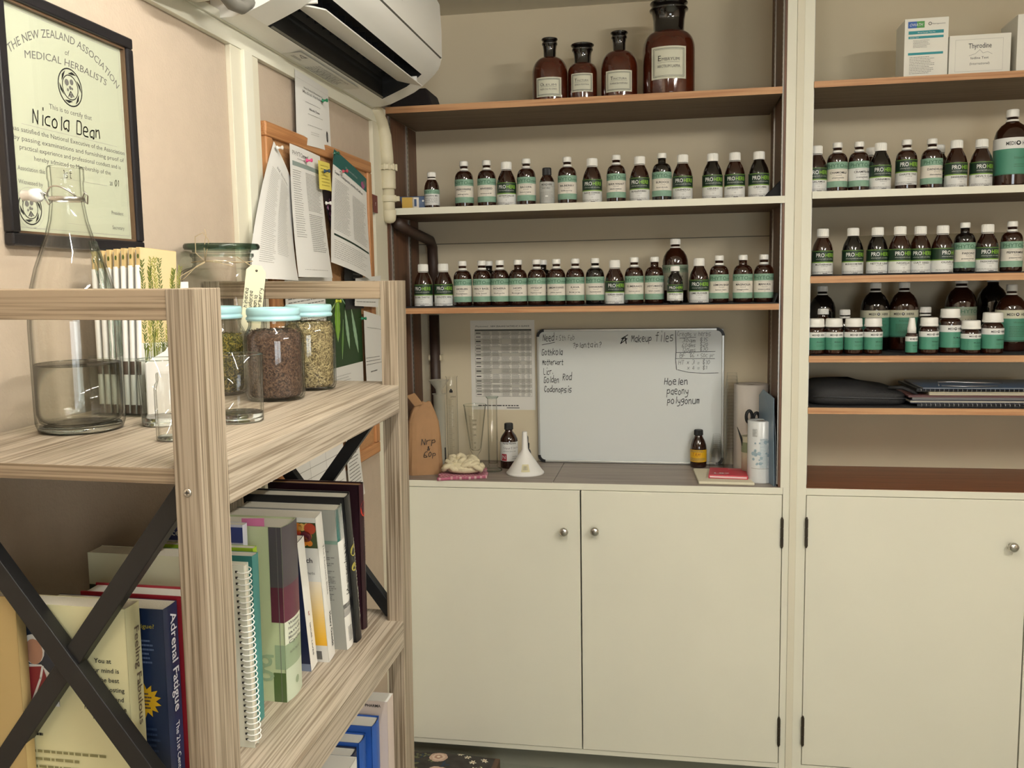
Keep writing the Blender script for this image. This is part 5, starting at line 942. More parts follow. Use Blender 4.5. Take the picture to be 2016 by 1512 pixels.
for z in (H1, H2, H3, H4):
    MB().box(-RW+.002, -.019, .010, RL+RB-.006, z-.018, z, rack_y).build('shelf', rack, bevel=.0006) if z == 9 else None
    b = MB().box(-RW+.001, -.0005, RB, RL, z-.018, z, rack_y).box(-RW+RA, -RA, .008, RB, z-.018, z, rack_y).box(-RW+RA, -RA, RL, RL+RB-.006, z-.018, z, rack_y); b.build('shelf', rack); MB().box(-RW+RA, -RA, .0070, .0081, z-.0182, z-.0001, rack_x).build('edge_band', rack)
    for xa in (-.0185, -RW): MB().box(xa, xa+.018, RB, RL, z-.055, z-.0182, rack_y).build('side_rail', rack)
    MB().box(-.0006, .0002, RB+.0004, RL-.0004, z-.055, z-.0003, rack_y).build('edge_band', rack)
for y0 in (.020, RL+.022):
    for za, zb in ((H1-.02, H2+.001), (H3-.02, H4+.001)):
        for sg in (1, -1):
            x_a, x_b = (-RW+RA-.004, -RA+.004) if sg > 0 else (-RA+.004, -RW+RA-.004); yy = y0+(0 if sg > 0 else .004); d = Vector((x_b-x_a, 0, zb-za)); n = Vector((-d.z, 0, d.x)).normalized()*.0125; e = d.normalized()*.008
            p = [(x_a, za), (x_b, zb)]; q = [(p[0][0]-n.x, p[0][1]-n.z), (p[0][0]+n.x, p[0][1]+n.z), (p[1][0]+n.x, p[1][1]+n.z), (p[1][0]-n.x, p[1][1]-n.z)]
            b = MB().hexa([(a, yy, c) for a, c in q]+[(a, yy+.02, c) for a, c in q], black)
            for f in b.f: f.reverse()
            b.build('cross_brace', rack, bevel=.001)
def screw(x, y, z):
    b = MB().lathe([(.0, -.0005), (.0048, -.0005), (.0050, .0006), (.004, .0016), (.0015, .0016), (0, .0008)], steel, 20); b.v = [(p[0], -p[2], p[1]) for p in b.v]; b.add([(-.0028, -.0018, -.0005), (.0028, -.0018, -.0005), (.0028, -.0018, .0005), (-.0028, -.0018, .0005)], [(0, 1, 2, 3)], ink); b.add([(-.0005, -.0018, -.0028), (.0005, -.0018, -.0028), (.0005, -.0018, .0028), (-.0005, -.0018, .0028)], [(0, 1, 2, 3)], ink)
    b.build('screw', rack, loc=(x, y, z))
screw(-.0185, 0, H1-.026); screw(-.390, 0, H1-.026)

# ---- glassware on the rack's top shelf
solidg = bpy.data.materials.new('solid_glass'); solidg.use_nodes = True; wb_ = solidg.node_tree.nodes['Principled BSDF']; wb_.inputs['Transmission Weight'].default_value = 1; wb_.inputs['IOR'].default_value = 1.48; wb_.inputs['Roughness'].default_value = 0; wb_.inputs['Base Color'].default_value = (.92, .97, .95, 1)
t = thing('glass_bottle', 'clear swing-top glass bottle half full of water', 'bottle', mtx=rk(-.3135, .236, H1))
prof = [(.050, .0), (.057, .003), (.060, .012), (.0605, .03), (.061, .148), (.0595, .18), (.055, .205), (.048, .232), (.040, .254), (.0315, .277), (.0258, .299), (.0225, .322), (.0225, .330), (.0245, .333), (.0245, .338), (.0228, .340), (.0228, .352), (.0240, .356), (.0240, .370), (.0225, .3735), (.0195, .3735)]
inn = [(0, .010), (.045, .009), (.054, .014), (.0575, .026), (.058, .148), (.0565, .18), (.052, .205), (.045, .232), (.037, .254), (.0285, .277), (.0228, .299), (.0195, .322), (.0190, .352), (.0195, .3735)]
b = MB().lathe(prof, clear, 48, caps=False); b.build('glass_wall', t); MB().lathe(inn, clear, 48, caps=False).build('inner_wall', t)
MB().lathe([(.0, .0005), (.049, .0005), (.0565, .0035), (.0545, .0090), (.045, .0105), (.025, .0125), (0, .013)], solidg, 48, caps=False).build('base', t)
MB().lathe([(0, .0135), (.045, .0125), (.0535, .017), (.0568, .027), (.0572, .097), (.0560, .0955), (0, .0955)], glass('still_water', '#f4f5f2', '#777a74', .9), 48, caps=False).build('water', t)
b = MB()  # raised ribs moulded on one flank
for k in range(5):
    a = -.15+.14*k; b.tube([((.0600-.03*max(0, z-.18))*math.cos(a)*(1 if z < .16 else max(.43, 1-(z-.16)*3.6)), (.0600)*math.sin(a)*(1 if z < .16 else max(.43, 1-(z-.16)*3.6)), z) for z in np.linspace(.105, .27, 18)], [.0006+.0012*abs(math.sin(k+3*q)) for q in np.linspace(0, 5, 18)], clear_thick, 6)
b.build('moulded_rib', t); 
b = MB().lathe([(.0226, .3255), (.0240, .327), (.0240, .330), (.0226, .3315)], steel, 24, caps=False); wr = steel
for sg in (-1, 1): b.tube([(sg*.0235, 0, .329), (sg*.031, -.004, .338), (sg*.034, -.002, .332), (sg*.030, .002, .322), (sg*.0245, .002, .326)], .0012, wr, 8)
b.tube([(-.0240, 0, .328), (-.030, -.008, .338), (-.036, -.012, .337), (-.042, -.012, .332)], .0011, wr, 8); b.tube([(.0, -.0245, .329)]+[(.0245*math.sin(a), -.0245*math.cos(a), .329+.016*math.cos(a*1.3)) for a in np.linspace(-1.1, 1.1, 12)], .0011, wr, 6); b.build('wire_bail', t)
b = MB().lathe([(.0065, 0), (.0082, .002), (.0082, .014), (.0105, .016), (.0105, .026), (.007, .0285)], mat('stopper_white', '#f4f3ee', .2), 24); b.v = [(p[2]-.0615, p[1]-.010, p[0]*.9+.334) for p in b.v]; b.build('swing_stopper', t)
def tumbler(x, y, r0, r1, h, th, label, name='tumbler'):
    t = thing(name, label, 'glass', mtx=rk(x, y, H1)); MB().lathe([(r0*.93, 0), (r0, .002), (r1, h-.001), (r1-.0008, h)], clear, 40, caps=False).build('glass_wall', t)
    MB().lathe([(r0-.0028, th), (r1-.0028, h-.001), (r1-.0008, h)], clear, 40, caps=False).build('inner_wall', t)
    MB().lathe([(0, .0006), (r0*.9, .0006), (r0-.0008, .0025), (r0-.0006, th), (r0*.85, th-.001), (0, th+.0005)], solidg, 40, caps=False).build('base', t)
    MB().lathe([(r1-.0030, h-.0015), (r1-.0018, h+.0002), (r1+.0003, h-.0010)], clear_thick, 40, caps=False).build('rim', t)
tumbler(-.2165, .291, .0300, .0345, .099, .013, 'clear tumbler beside the swing-top bottle'); tumbler(-.1165, .336, .0355, .0370, .103, .014, 'clear straight tumbler in front of the jars, past the rack post')
t = thing('glass_vial', 'narrow clear glass standing close behind the rack post', 'glass', mtx=rk(-.137, .178, H1)); MB().lathe([(.0195, 0), (.0210, .002), (.0212, .070), (.0200, .076), (.0178, .080), (.0178, .0905), (.0168, .092)], clear, 32, caps=False).build('glass_wall', t)
MB().lathe([(0, .004), (.0185, .005), (.0190, .070), (.0158, .082), (.0158, .092)], clear, 32, caps=False).build('inner_wall', t); MB().lathe([(.0, .0006), (.019, .001), (.0195, .005), (0, .0052)], solidg, 32, caps=False).build('base', t)
# mason jars with dried herbs
lidm = mat('lid_duck_egg', '#a5cfd4', .4)
def herb_mat(nm, c1, c2, c3):
    m = bpy.data.materials.new(nm); m.use_nodes = True; nt = m.node_tree; L = nt.links.new; bs = nt.nodes['Principled BSDF']; tc = nt.nodes.new('ShaderNodeTexCoord'); n = nt.nodes.new('ShaderNodeTexNoise'); n.inputs['Scale'].default_value = 260; n.inputs['Detail'].default_value = 4; L(tc.outputs['Object'], n.inputs['Vector'])
    cr = nt.nodes.new('ShaderNodeValToRGB'); cr.color_ramp.elements[0].position = .36; cr.color_ramp.elements[0].color = lin(c1); cr.color_ramp.elements[1].position = .66; cr.color_ramp.elements[1].color = lin(c3); e = cr.color_ramp.elements.new(.52); e.color = lin(c2); L(n.outputs['Fac'], cr.inputs[0]); L(cr.outputs[0], bs.inputs['Base Color']); bs.inputs['Roughness'].default_value = .9
    bp = nt.nodes.new('ShaderNodeBump'); bp.inputs['Distance'].default_value = .004; L(n.outputs['Fac'], bp.inputs['Height']); L(bp.outputs[0], bs.inputs['Normal']); return m
def mason(x, y, R_, H, label, hlabel, cols, nfl, top, flen, rot=0, sq=5.5):
    t = thing('mason_jar', label, 'jar', mtx=rk(x, y, H1, rot), group=None); lr = R_*.875; lh = .022; sh = H-lh-.010
    body = [(R_*.86, 0), (R_*.95, .003), (R_, .012), (R_, sh*.80), (R_*.985, sh*.86), (R_*.93, sh*.93), (R_*.86, sh*.98), (lr*.955, sh+.002), (lr*.955, H-lh+.002)]
    cut = 4; q = sq
    def jar_shell(b, off, m):
        vs = []; fs = []; n = 48
        for (r, z) in body:
            k0 = 1 if z > sh*.9 else 0
            for i in range(n):
                a = 2*PI*i/n; ca, sa = math.cos(a), math.sin(a); k = (abs(ca)**q+abs(sa)**q)**(-1/q); k = 1 + (k-1)*.25*(0 if k0 else 1); vs.append(((r-off)*k*ca*(.985), (r-off)*k*sa*.985, z+(off if z < .01 else 0)))
        for j in range(len(body)-1):
            for i in range(n): i2 = (i+1) % n; fs.append((j*n+i, j*n+i2, (j+1)*n+i2, (j+1)*n+i))
        b.add(vs, fs, m, True)
    b = MB(); jar_shell(b, 0, clear); b.lathe([(0, .001), (R_*.86, .0)], clear, 48, caps=False); b.build('glass_wall', t); b = MB(); jar_shell(b, .003, clear); b.build('inner_wall', t)
    MB().lathe([(lr*.965, H-lh-.0035), (lr*1.0, H-lh-.002), (lr*.965, H-lh)], clear_thick, 40, caps=False).build('neck_bead', t)
    b = MB(); n = 120; vs = []; fs = []; pl = [(1.0, H-lh, 0), (1.03, H-lh+.002, 0), (1.03, H-lh+.005, 0), (.985, H-lh+.0065, 0), (.985, H-lh+.009, 0), (1.01, H-lh+.0105, 0), (1.01, H-lh+.0125, 1), (1.01, H-.004, 1), (.99, H-.001, 0), (.96, H, 0), (.90, H-.0005, 0), (.88, H-.002, 0), (.0, H-.002, 0)]
    for r, z, rb in pl:
        for i in range(n): a = 2*PI*i/n; k = lr*r*(1+(.006 if i % 2 else -.006)*rb); vs.append((k*math.cos(a), k*math.sin(a), z))
    for j in range(len(pl)-1):
        for i in range(n): i2 = (i+1) % n; fs.append((j*n+i, j*n+i2, (j+1)*n+i2, (j+1)*n+i))
    b.add(vs, fs, lidm, True); b.build('lid', t)
    # contents: packed chips of dried herb
    hm = herb_mat('herb_'+cols[0][1:], cols[0], cols[1], cols[2]); cm = [mat('chip_'+c[1:], c, .85) for c in cols[1:]]; b = MB(); rc = R_-.0055; zt = top
    b.lathe([(0, .006), (rc*.88, .006), (rc*.97, .012), (rc*.985, zt*.5), (rc*.98, zt-.006), (rc*.8, zt), (rc*.3, zt+.003), (0, zt+.002)], hm, 40, caps=False); R = random.Random(int(R_*1e5)+nfl)
    for k in range(nfl):
        onside = k < nfl*.82; a = R.uniform(0, 2*PI); L_ = R.uniform(.35, 1)*flen; w_ = R.uniform(.0004, .0011)
        if onside: z = R.uniform(.010, zt-.002); c = Vector(((rc*.99+R.uniform(-.0008, .0012))*math.cos(a), (rc*.99)*math.sin(a), z)); d = Vector((-math.sin(a), math.cos(a), 0))*R.uniform(-1, 1)+Vector((0, 0, R.uniform(-.8, .8)))+Vector((math.cos(a), math.sin(a), 0))*R.uniform(-.1, .1)
        else: r = rc*math.sqrt(R.random())*.95; c = Vector((r*math.cos(a), r*math.sin(a), zt+R.uniform(0, .003))); d = Vector((R.uniform(-1, 1), R.uniform(-1, 1), R.uniform(-.2, .7)))
        d.normalize(); n_ = Vector((math.cos(a), math.sin(a), .3)); s_ = d.cross(n_).normalized()*w_; p = [c-d*L_/2-s_, c+d*L_/2-s_*.3, c+d*L_/2+s_*.3, c-d*L_/2+s_]
        b.add([tuple(v) for v in p], [(0, 1, 2, 3)], cm[R.random() < .45] if len(cm) > 1 else cm[0])
    o = b.build('dried_herb'); o.matrix_world = rk(x, y, H1, rot); tag(o, hlabel, 'dried herbs', kind='stuff')
mason(-.163, .574, .0525, .163, 'mason jar with pale blue lid full of dark brown dried herb', 'dark brown dried herb filling the middle mason jar', ('#2c2019', '#503a2e', '#6f5642'), 2200, .122, .007, .2)
mason(-.156, .719, .0500, .163, 'mason jar with pale blue lid full of golden straw-coloured herb', 'straw-coloured dried herb filling the jar nearest the rack end', ('#4a4028', '#857650', '#b3a476'), 2400, .128, .012, .6)
mason(-.297, .627, .0500, .163, 'mason jar with pale blue lid and green herb, mostly behind the post', 'green dried herb in the jar partly behind the rack post', ('#33331c', '#6a6834', '#a89544'), 1500, .110, .010, -.2)
# big square jar with glass lid, twine and tag
t = thing('storage_jar', 'large square clear jar with glass lid, twine bow and handwritten tag', 'jar', mtx=rk(-.337, .735, H1, .06))
def sqshell(b, R_, lvls, m, q=7):
    vs = []; fs = []; n = 56
    for (r, z, f) in lvls:
        for i in range(n): a = 2*PI*i/n+.0; ca, sa = math.cos(a), math.sin(a); k = (abs(ca)**q+abs(sa)**q)**(-1/q); k = 1+(k-1)*f; vs.append((r*k*ca, r*k*sa, z))
    for j in range(len(lvls)-1):
        for i in range(n): i2 = (i+1) % n; fs.append((j*n+i, j*n+i2, (j+1)*n+i2, (j+1)*n+i))
    b.add(vs, fs, m, True)
b = MB(); sqshell(b, 0, [(0, .001, 1), (.060, .0, 1), (.066, .004, 1), (.067, .012, 1), (.067, .215, 1), (.065, .226, 1), (.061, .232, .7), (.0565, .236, .1), (.0555, .240, 0), (.0555, .252, 0), (.060, .256, 0), (.060, .262, 0)], clear); b.build('glass_wall', t)
b = MB(); sqshell(b, 0, [(0, .010, 1), (.060, .010, 1), (.0635, .014, 1), (.0635, .213, 1), (.060, .226, 1), (.0525, .238, 0), (.0525, .262, 0)], clear); b.build('inner_wall', t)
MB().lathe([(.0, .2640), (.055, .2640), (.0565, .268), (.0690, .2695), (.0715, .273), (.0715, .277), (.0690, .2805), (.0, .2815)], clear_thick, 48, caps=False).lathe([(.0585, .2560), (.0605, .259), (.0585, .262)], clear_thick, 48, caps=False).build('glass_lid', t)
MB().lathe([(.0695, .2693), (.0722, .273), (.0722, .277), (.0695, .2807)], glass('lid_edge_green', '#9fb1a6', '#26322d', 1.2), 48, caps=False).build('lid_edge', t)
tw = mat('twine', '#b9a583', .9); b = MB(); b.tube([(.0572*math.cos(a), .0572*math.sin(a), .246+.0015*math.sin(3*a)) for a in np.linspace(0, 2*PI, 40)[:-1]], .0010, tw, 6, closed=True)
k0 = (-.008, -.060, .246); b.tube([k0, (-.022, -.068, .262), (-.020, -.072, .292), (-.004, -.072, .300), (.006, -.070, .285), (-.002, -.066, .262), k0], .0009, tw, 6); b.tube([k0, (-.022, -.070, .236), (-.044, -.074, .214), (-.052, -.074, .210), (-.053, -.073, .218), (-.035, -.070, .228), (-.008, -.061, .244)], .0009, tw, 6)
b.tube([k0, (-.004, -.070, .27), (.002, -.072, .297), (.0, -.073, .306)], .0008, tw, 6); b.tube([k0, (.02, -.062, .244), (.045, -.052, .236)], .0009, tw, 6); b.build('twine', t)
t2 = thing('gift_tag', 'cream card tag with handwriting hanging from the twine of the square jar', 'tag', mtx=rk(-.337, .735, H1, .06) @ Matrix.Translation((.102, -.080, .238)) @ Matrix.Rotation(.14, 4, 'Y') @ Matrix.Rotation(.25, 4, 'Z'))
b = MB(); pts = [(-.019, -.125), (.017, -.125), (.017, -.012), (.008, 0), (-.010, 0), (-.019, -.010)]; k = len(pts); b.add([(x, 0, z) for x, z in pts]+[(x, .0008, z) for x, z in pts], [tuple(range(k)), tuple(range(2*k-1, k-1, -1))]+[(i, k+i, k+(i+1) % k, (i+1) % k) for i in range(k)], mat('tag_card', '#ece6c4', .7)); b.build('tag_card', t2)
b = MB(); s = Sheet(b, lambda u, v, l: (u, -.0004-l, v), None, .0002); s.disc(.0, -.010, .0022, ink, 1, 12)
for i, tx in enumerate(('hinacea', 'udarea', 'mania', 'derberry')): s.hand(tx, -.0115+.0085*i, (-.080, -.080, -.080, -.084)[i], .0068, ink, .0008, rot=PI/2, layer=2, sp=1.05)
b.build('handwriting', t2)
b = MB().tube([(.0, -.001, -.010), (-.014, .01, -.002), (-.042, .026, .010)], .0008, tw, 6); b.build('tag_string', t2)
# herb leaflets in a clear holder
t = thing('leaflet_holder', 'clear acrylic holder with a white curved side on the rack', 'holder', mtx=rk(-.312, .395, H1, -.05)); ac_ = glass('acrylic', '#f6f8f6', '#b9c0bc', .9)
b = MB().box(-.062, .036, -.046, -.044, 0, .093, ac_).box(-.062, .036, .085, .087, 0, .10, ac_).box(-.062, -.060, -.044, .085, 0, .095, ac_).box(-.062, .036, -.046, .087, 0, .003, ac_); b.build('holder_body', t)
b = MB(); n = 12; vs = []; fs = []
for i in range(n+1):
    a = i/n; z = .095+.085*a**.6; x = .050+.012*a; 
    for yy in (-.0385, .045-.055*a): pass
prof2 = [(-.044, .0), (-.044, .085), (-.020, .092), (.012, .100), (.036, .118), (.052, .150), (.066, .21), (.085, .21), (.085, .0)]
b.add([(.0365, y, z) for y, z in prof2]+[(.0385, y, z) for y, z in prof2], [tuple(range(9)), tuple(range(17, 8, -1))]+[(i, 9+i, 9+(i+1) % 9, (i+1) % 9) for i in range(9)], mat('holder_white', '#eceae6', .3)); b.build('holder_side', t)
lw = mat('leaflet_white', '#d6d4cd', .6); lb = mat('leaflet_beige', '#d9bd86', .6); lbr = mat('leaflet_brown', '#4c3b30', .6); lg1 = mat('print_herb_green', '#4f5f22', .6); lg2 = mat('print_herb_yellow', '#8f9138', .6)
for k in range(7):
    x = -.0500+.0112*k; h = .262-.0006*(6-k)**1.3; tl = thing('herb_leaflet', 'folded herb leaflet with beige printed top in the clear holder' if k < 6 else 'last herb leaflet in the holder, its thyme picture cover showing', 'leaflet', group='herb leaflets in the clear holder' if k < 6 else None, mtx=rk(-.312, .395, H1, -.05) @ Matrix.Translation((x, -.034, .0035)) @ Matrix.Rotation(-.04+.008*k, 4, 'Y') @ Matrix.Rotation(-.05, 4, 'X'))
    b = MB(); n = 8; ring = [(-.0042*math.cos(PI*i/n)*1.0, -.0036*math.sin(PI*i/n)) for i in range(n+1)]; vs = [(x_, y_, 0) for x_, y_ in ring]+[(x_, y_, h-.028) for x_, y_ in ring]; b.add(vs, [(i, i+1, n+2+i, n+1+i) for i in range(n)]+[tuple(range(n+1, 2*n+2))], lw, True)
    b.box(-.0042, -.0036, 0, .098, 0, h-.004, lw); b.box(.0036, .0042, 0, .098, 0, h-.004, lw); b.build('folded_sheet', tl)
    b = MB(); b.box(-.0020, .0043, -.0012, .098, h-.030, h, lb); s = Sheet(b, lambda u, v, l: (u, -.0014-l, v), None, .0002); s.disc(.0015, h-.014, .0018, lg1, 1, 8, ry=.004); s.disc(.001, h-.030, .0016, lg1, 1, 6, ry=.002)
    s2 = Sheet(b, lambda u, v, l: ((.0043*math.sin(u/.004)), -.0038*math.cos(u/.004)-.0003-l, v), .001, .0002); s2.rect(-.005, .062, .005, .083, lbr, 0); s2.rect(-.005, .0, .005, .014, lbr, 0); b.build('printed_top', tl)
    if k == 6:
        b = MB(); s = Sheet(b, lambda u, v, l: (.0045+l, u, v), None, .0003); s.rect(0, h-.15, .098, h-.001, mat('cover_beige', '#d3c193', .6), 0); s.rect(0, .02, .098, h-.15, lw, 0); R = random.Random(4)
        for st in range(8):
            u, v, du = .010+.0112*st, h-.16+R.uniform(-.01, .02), R.uniform(-.0003, .0007)
            top_ = h-.012-R.uniform(0, .02); L_ = top_-v; m_ = lg1 if st % 2 == 0 else lg2
            for q in range(34):
                f = q/34; uu = u+du*q+.0015*math.sin(q*.6); vv = v+L_*f
                for sg in (-1, 1): a = sg*R.uniform(.5, 1.1); s.poly([(uu, vv), (uu+.0045*math.sin(a)+.0018, vv+.0048*math.cos(a)), (uu+.0088*math.sin(a), vv+.0092*math.cos(a)), (uu+.0045*math.sin(a)-.0018, vv+.0048*math.cos(a))], m_, 1)
            s.line([(u, v-.05), (u, v), (u+du*34, top_)], .0009, lg1, 1)
            for q in range(6): s.line([(u+R.uniform(-.004, .004), v-.07+R.uniform(0, .02)), (u+R.uniform(-.006, .006), v+.01)], .0012, lg1 if q % 2 else lg2, 1)
        b.build('cover_print', tl)

# ---- books
def book(name, label, x, y, z, T, D, Hh, cov, lean=0, rz=0, hard=True, spine=None, front=None, group=None, base=None, cat='book', pagec=None):
    """spine faces +x of the rack, thickness runs away from the camera"""
    t = thing(name, label, cat, mtx=RM @ Matrix.Translation((x, y, z)) @ Matrix.Rotation(lean, 4, 'X') @ Matrix.Rotation(rz, 4, 'Z'), group=group); o_ = .003 if hard else .0006; th = .0022 if hard else .0007
    b = MB().box(-D, 0, 0, th, 0, Hh, cov).box(-D, 0, T-th, T, 0, Hh, cov); n = 6
    bow = .004 if hard and T > .025 else .0008; pr = [(bow*math.sin(PI*i/n), T*i/n) for i in range(n+1)]; vs = []
    for zz in (0, Hh): vs += [(px_, py_, zz) for px_, py_ in pr]+[(px_-th, py_, zz) for px_, py_ in reversed(pr)]
    m_ = 2*(n+1); b.add(vs, [(i, (i+1) % m_, m_+(i+1) % m_, m_+i) for i in range(m_)]+[tuple(range(m_-1, -1, -1)), tuple(range(m_, 2*m_))], cov, False)
    b.build('cover', t); MB().box(-D+o_, -th, th, T-th, o_, Hh-o_, pagec or pages).build('pages', t)
    if spine: b = MB(); s = Sheet(b, lambda u, v, l: (bow*math.sin(PI*min(max(u/T, 0), 1))+.0004+l, u, v), T/6, .0003); spine(s, T, Hh); b.build('spine_print', t)
    if front: b = MB(); s = Sheet(b, lambda u, v, l: (u, -.0004-l, v), None, .0003); front(s, D, Hh); b.build('cover_print', t)
    return t
def vt(s, tx, u, v, h, m, w=None, bold=.005): s.text(tx, u, v, h, m, 2, bold, w=w, rot=-PI/2)
cgrn = mat('cover_pale_green', '#bac39a', .35); cpur = mat('cover_plum', '#5a2438', .4); cgry = mat('cover_charcoal', '#4a444a', .4); csage = mat('cover_sage', '#93a585', .4); cwht = mat('cover_white', '#e4e2da', .35); cblk = mat('cover_black', '#16171a', .3); cnav = mat('cover_navy', '#1f2745', .35); cmoss = mat('cover_moss', '#4f6238', .4)
def sp_thick(s, T, H): s.rect(0, .66*H, T, H, cgry, 0); s.rect(0, .46*H, T, .66*H, cpur, 0); s.rect(0, .33*H, T, .46*H, mat('spine_cream', '#d8dcc6', .4), 0); s.rect(0, .19*H, T, .33*H, csage, 0); s.rect(0, 0, T, .19*H, mat('spine_pale', '#c3ceb5', .4), 0); s.disc(T*.55, .09*H, .007, csage, 1, 10); [s.text(w_, T*.5, (.435-.027*i)*H, .0055, inkg, 2, .01, w=T*.7) for i, w_ in enumerate(('Women', 'Hormones', 'and', 'Menstrual', 'Cycle'))]; s.text('RUTH TRICKEY', T*.5, .27*H, .004, inkg, 2, w=T*.6)
def fr_thick(s, D, H): s.rect(-.022, .66*H, 0, H, cgry, 0); s.rect(-.022, .46*H, 0, .66*H, cpur, 0); s.rect(-.018, .19*H, 0, .33*H, csage, 0); s.rect(-.022, 0, 0, .17*H, cmoss, 0); s.rect(-.0085, 0, -.0075, H, inkg, 1); s.text('g', -.035, .17*H, .05, csage, 1)
book('hardback_book', 'thick pale green hardback with charcoal, plum and sage bands on its spine', -.094, .418, H2, .064, .215, .302, cgrn, spine=sp_thick, front=fr_thick)
b = MB(); b.add([(-.165, .424, H2+.27), (-.125, .4235, H2+.27), (-.125, .4235, H2+.315), (-.165, .4245, H2+.313)], [(0, 1, 2, 3)], mat('tab_pink', '#d678a4', .6)); o = b.build('sticky_tab', solid=.0004); o.parent = None; o.matrix_world = RM; tag(o, 'pink handwritten sticky tab poking from the thick banded hardback', 'sticky note')
def sp_navy(s, T, H): s.rect(0, 0, T, H, cwht, 0); s.text('t', T*.45, .42*H, .012, mat('print_red', '#a03040', .5), 2); [vt(s, w_, T*.4, v*H, .0045, ink, w=.03) for w_, v in (('NATURE', .3), ('LIVES', .16))]
book('paperback_book', 'navy-fronted slim book with a white spine', -.099, .537, H2, .030, .16, .257, cnav, lean=math.atan(.044/.25), hard=False, spine=sp_navy, front=lambda s, D, H: s.rect(-.08, .0, 0, .06*H, mat('cover_slate', '#7e8aa0', .4), 0))
def fr_yel(s, D, H):
    s.rect(-D, 0, 0, H, cwht, 0); R = random.Random(3)
    for k in range(24): v = (.12+.45*k/24)*H; f = k/24; m = mat('grad_%d' % k, (.95-.05*f, .50+.30*f, .03+.62*f**1.5, 1), .4); s.rect(-D, v, 0, v+.45*H/24+.0002, m, 1)
    s.rect(-D, .80*H, 0, .97*H, mat('cover_leafgreen', '#3c4a24', .4), 1)
    for k in range(26): s.disc(R.uniform(-.075, -.006), R.uniform(.82, .95)*H, R.uniform(.005, .011), mat('fruit_%d' % (k % 4), ('#d9822b', '#b8442a', '#e0b060', '#6a2b35')[k % 4], .4), 2+k % 3, 12)
    s.text('search', -.03, .70*H, .010, ink, 2, .01, w=.035); s.text('Nutrients, herbs', -.03, .62*H, .006, inkg, 2, w=.04); s.rect(-.028, .02*H, -.012, .08*H, inkg, 2)
def sp_yel(s, T, H): s.rect(0, 0, T, H, cwht, 0); vt(s, 'Henry Osiecki', T*.6, .20*H, .009, ink, w=.07, bold=.02); vt(s, 'The Nutrient Bible', T*.6, .62*H, .006, inkg, w=.10)
book('paperback_book', 'white book with fruit picture and yellow gradient cover', -.081, .579, H2, .031, .165, .290, cwht, lean=math.atan(.046/.286), hard=False, spine=sp_yel, front=fr_yel)
def sp_gr(s, T, H): s.rect(0, 0, T, H, cwht, 0); s.rect(0, .78*H, T, H, mat('cover_teal', '#2f7a72', .4), 0); s.rect(0, .24*H, T, .33*H, inkg, 0); s.rect(0, .24*H, T*.6, .30*H, inkl, 1); vt(s, 'in Phytotherapy', T*.5, .55*H, .017, ink, w=.105, bold=.004); vt(s, 'MILLS BONE', T*.5, .88*H, .007, lab_white, w=.05); s.greek(T*.2, .05*H, T*.7, .16*H, 10, inkg, random.Random(2))
def fr_gr(s, D, H): s.rect(-D, 0, 0, H, mat('cover_grey', '#a9a99f', .4), 0); s.rect(-D, .765*H, 0, .79*H, mat('cover_sage2', '#7e9a8a', .4), 1); s.greek(-.10, .36*H, -.008, .72*H, 26, inkg, random.Random(9), th=.35)
book('hardback_book', 'grey-fronted hardback with white and teal spine reading Phytotherapy', -.067, .637, H2, .036, .19, .288, mat('cover_grey', '#a9a99f'), lean=math.atan(.044/.286), spine=sp_gr, front=fr_gr)
def sp_bk(s, T, H): vt(s, 'NUTRITIONAL MEDICINE', T*.5, .42*H, .011, mat('print_silver', '#b9b7a6', .4), w=.17, bold=.004); s.disc(T*.5, .63*H, T*.4, mat('print_gold', '#a59a44', .4), 1, 12); s.disc(T*.4, .52*H, T*.3, mat('print_gold', '#a59a44'), 1, 12)
book('hardback_book', 'tall black hardback with silver spine lettering and gold specks', -.060, .672, H2, .030, .20, .305, cblk, lean=math.atan(.047/.30), spine=sp_bk)
def sp_rd(s, T, H): s.rect(0, .8*H, T, H, mat('cover_wine', '#3c1722', .4), 0); s.disc(T*.5, .83*H, T*.42, mat('print_scarlet', '#b8321f', .4), 1, 16, ry=.016); vt(s, 'The Way of Herbs', T*.5, .62*H, .012, mat('print_rose', '#8a5a5a', .4), w=.09)
book('hardback_book', 'dark wine-red hardback with a scarlet spot, farthest book of the row', -.068, .736, H2, .026, .19, .300, mat('cover_wine_black', '#2a151c', .35), lean=.02, spine=sp_rd, pagec=mat('pages_tan', '#b08a60', .8))
# teal binder, spiral notebook and the upright papers between
book('ring_binder', 'teal cardboard binder behind the spiral notebook', -.111, .345, H2, .022, .20, .276, mat('binder_teal', '#3f8580', .4), cat='binder', hard=False)
t = thing('spiral_notebook', 'white spiral-bound notebook with dark cover nearest the post', 'notebook', mtx=rk(-.083, .272, H2, 0, .04)); MB().box(-.20, 0, 0, .0012, 0, .291, mat('notebook_clear', '#dfe0cf', .3)).box(-.20, 0, .0128, .014, 0, .291, mat('notebook_clear', '#dfe0cf')).build('covers', t)
MB().box(-.198, -.002, .0014, .0126, .002, .288, pages).build('pages', t); b = MB(); s = Sheet(b, lambda u, v, l: (u, -.0004-l, v), None, .0003); s.rect(-.2, .01, -.033, .265, mat('notebook_dark', '#2c3228', .4), 0); s.rect(-.2, .01, -.033, .11, mat('notebook_plum', '#3a2630', .4), 1)
for k in range(30): s.rect(-.014, .012+.0092*k, -.010, .0155+.0092*k, ink, 1)
b.build('cover_print', t); b = MB()
for k in range(30):
    zc_ = .014+.0092*k; b.tube([(-.004+.0105*math.cos(a), .007+.0105*math.sin(a), zc_+.0012*math.sin(a)) for a in np.linspace(0, 2*PI, 13)[:-1]], .0010, mat('coil_white', '#eeeee6', .3), 6, closed=True)
b.build('spiral_binding', t)
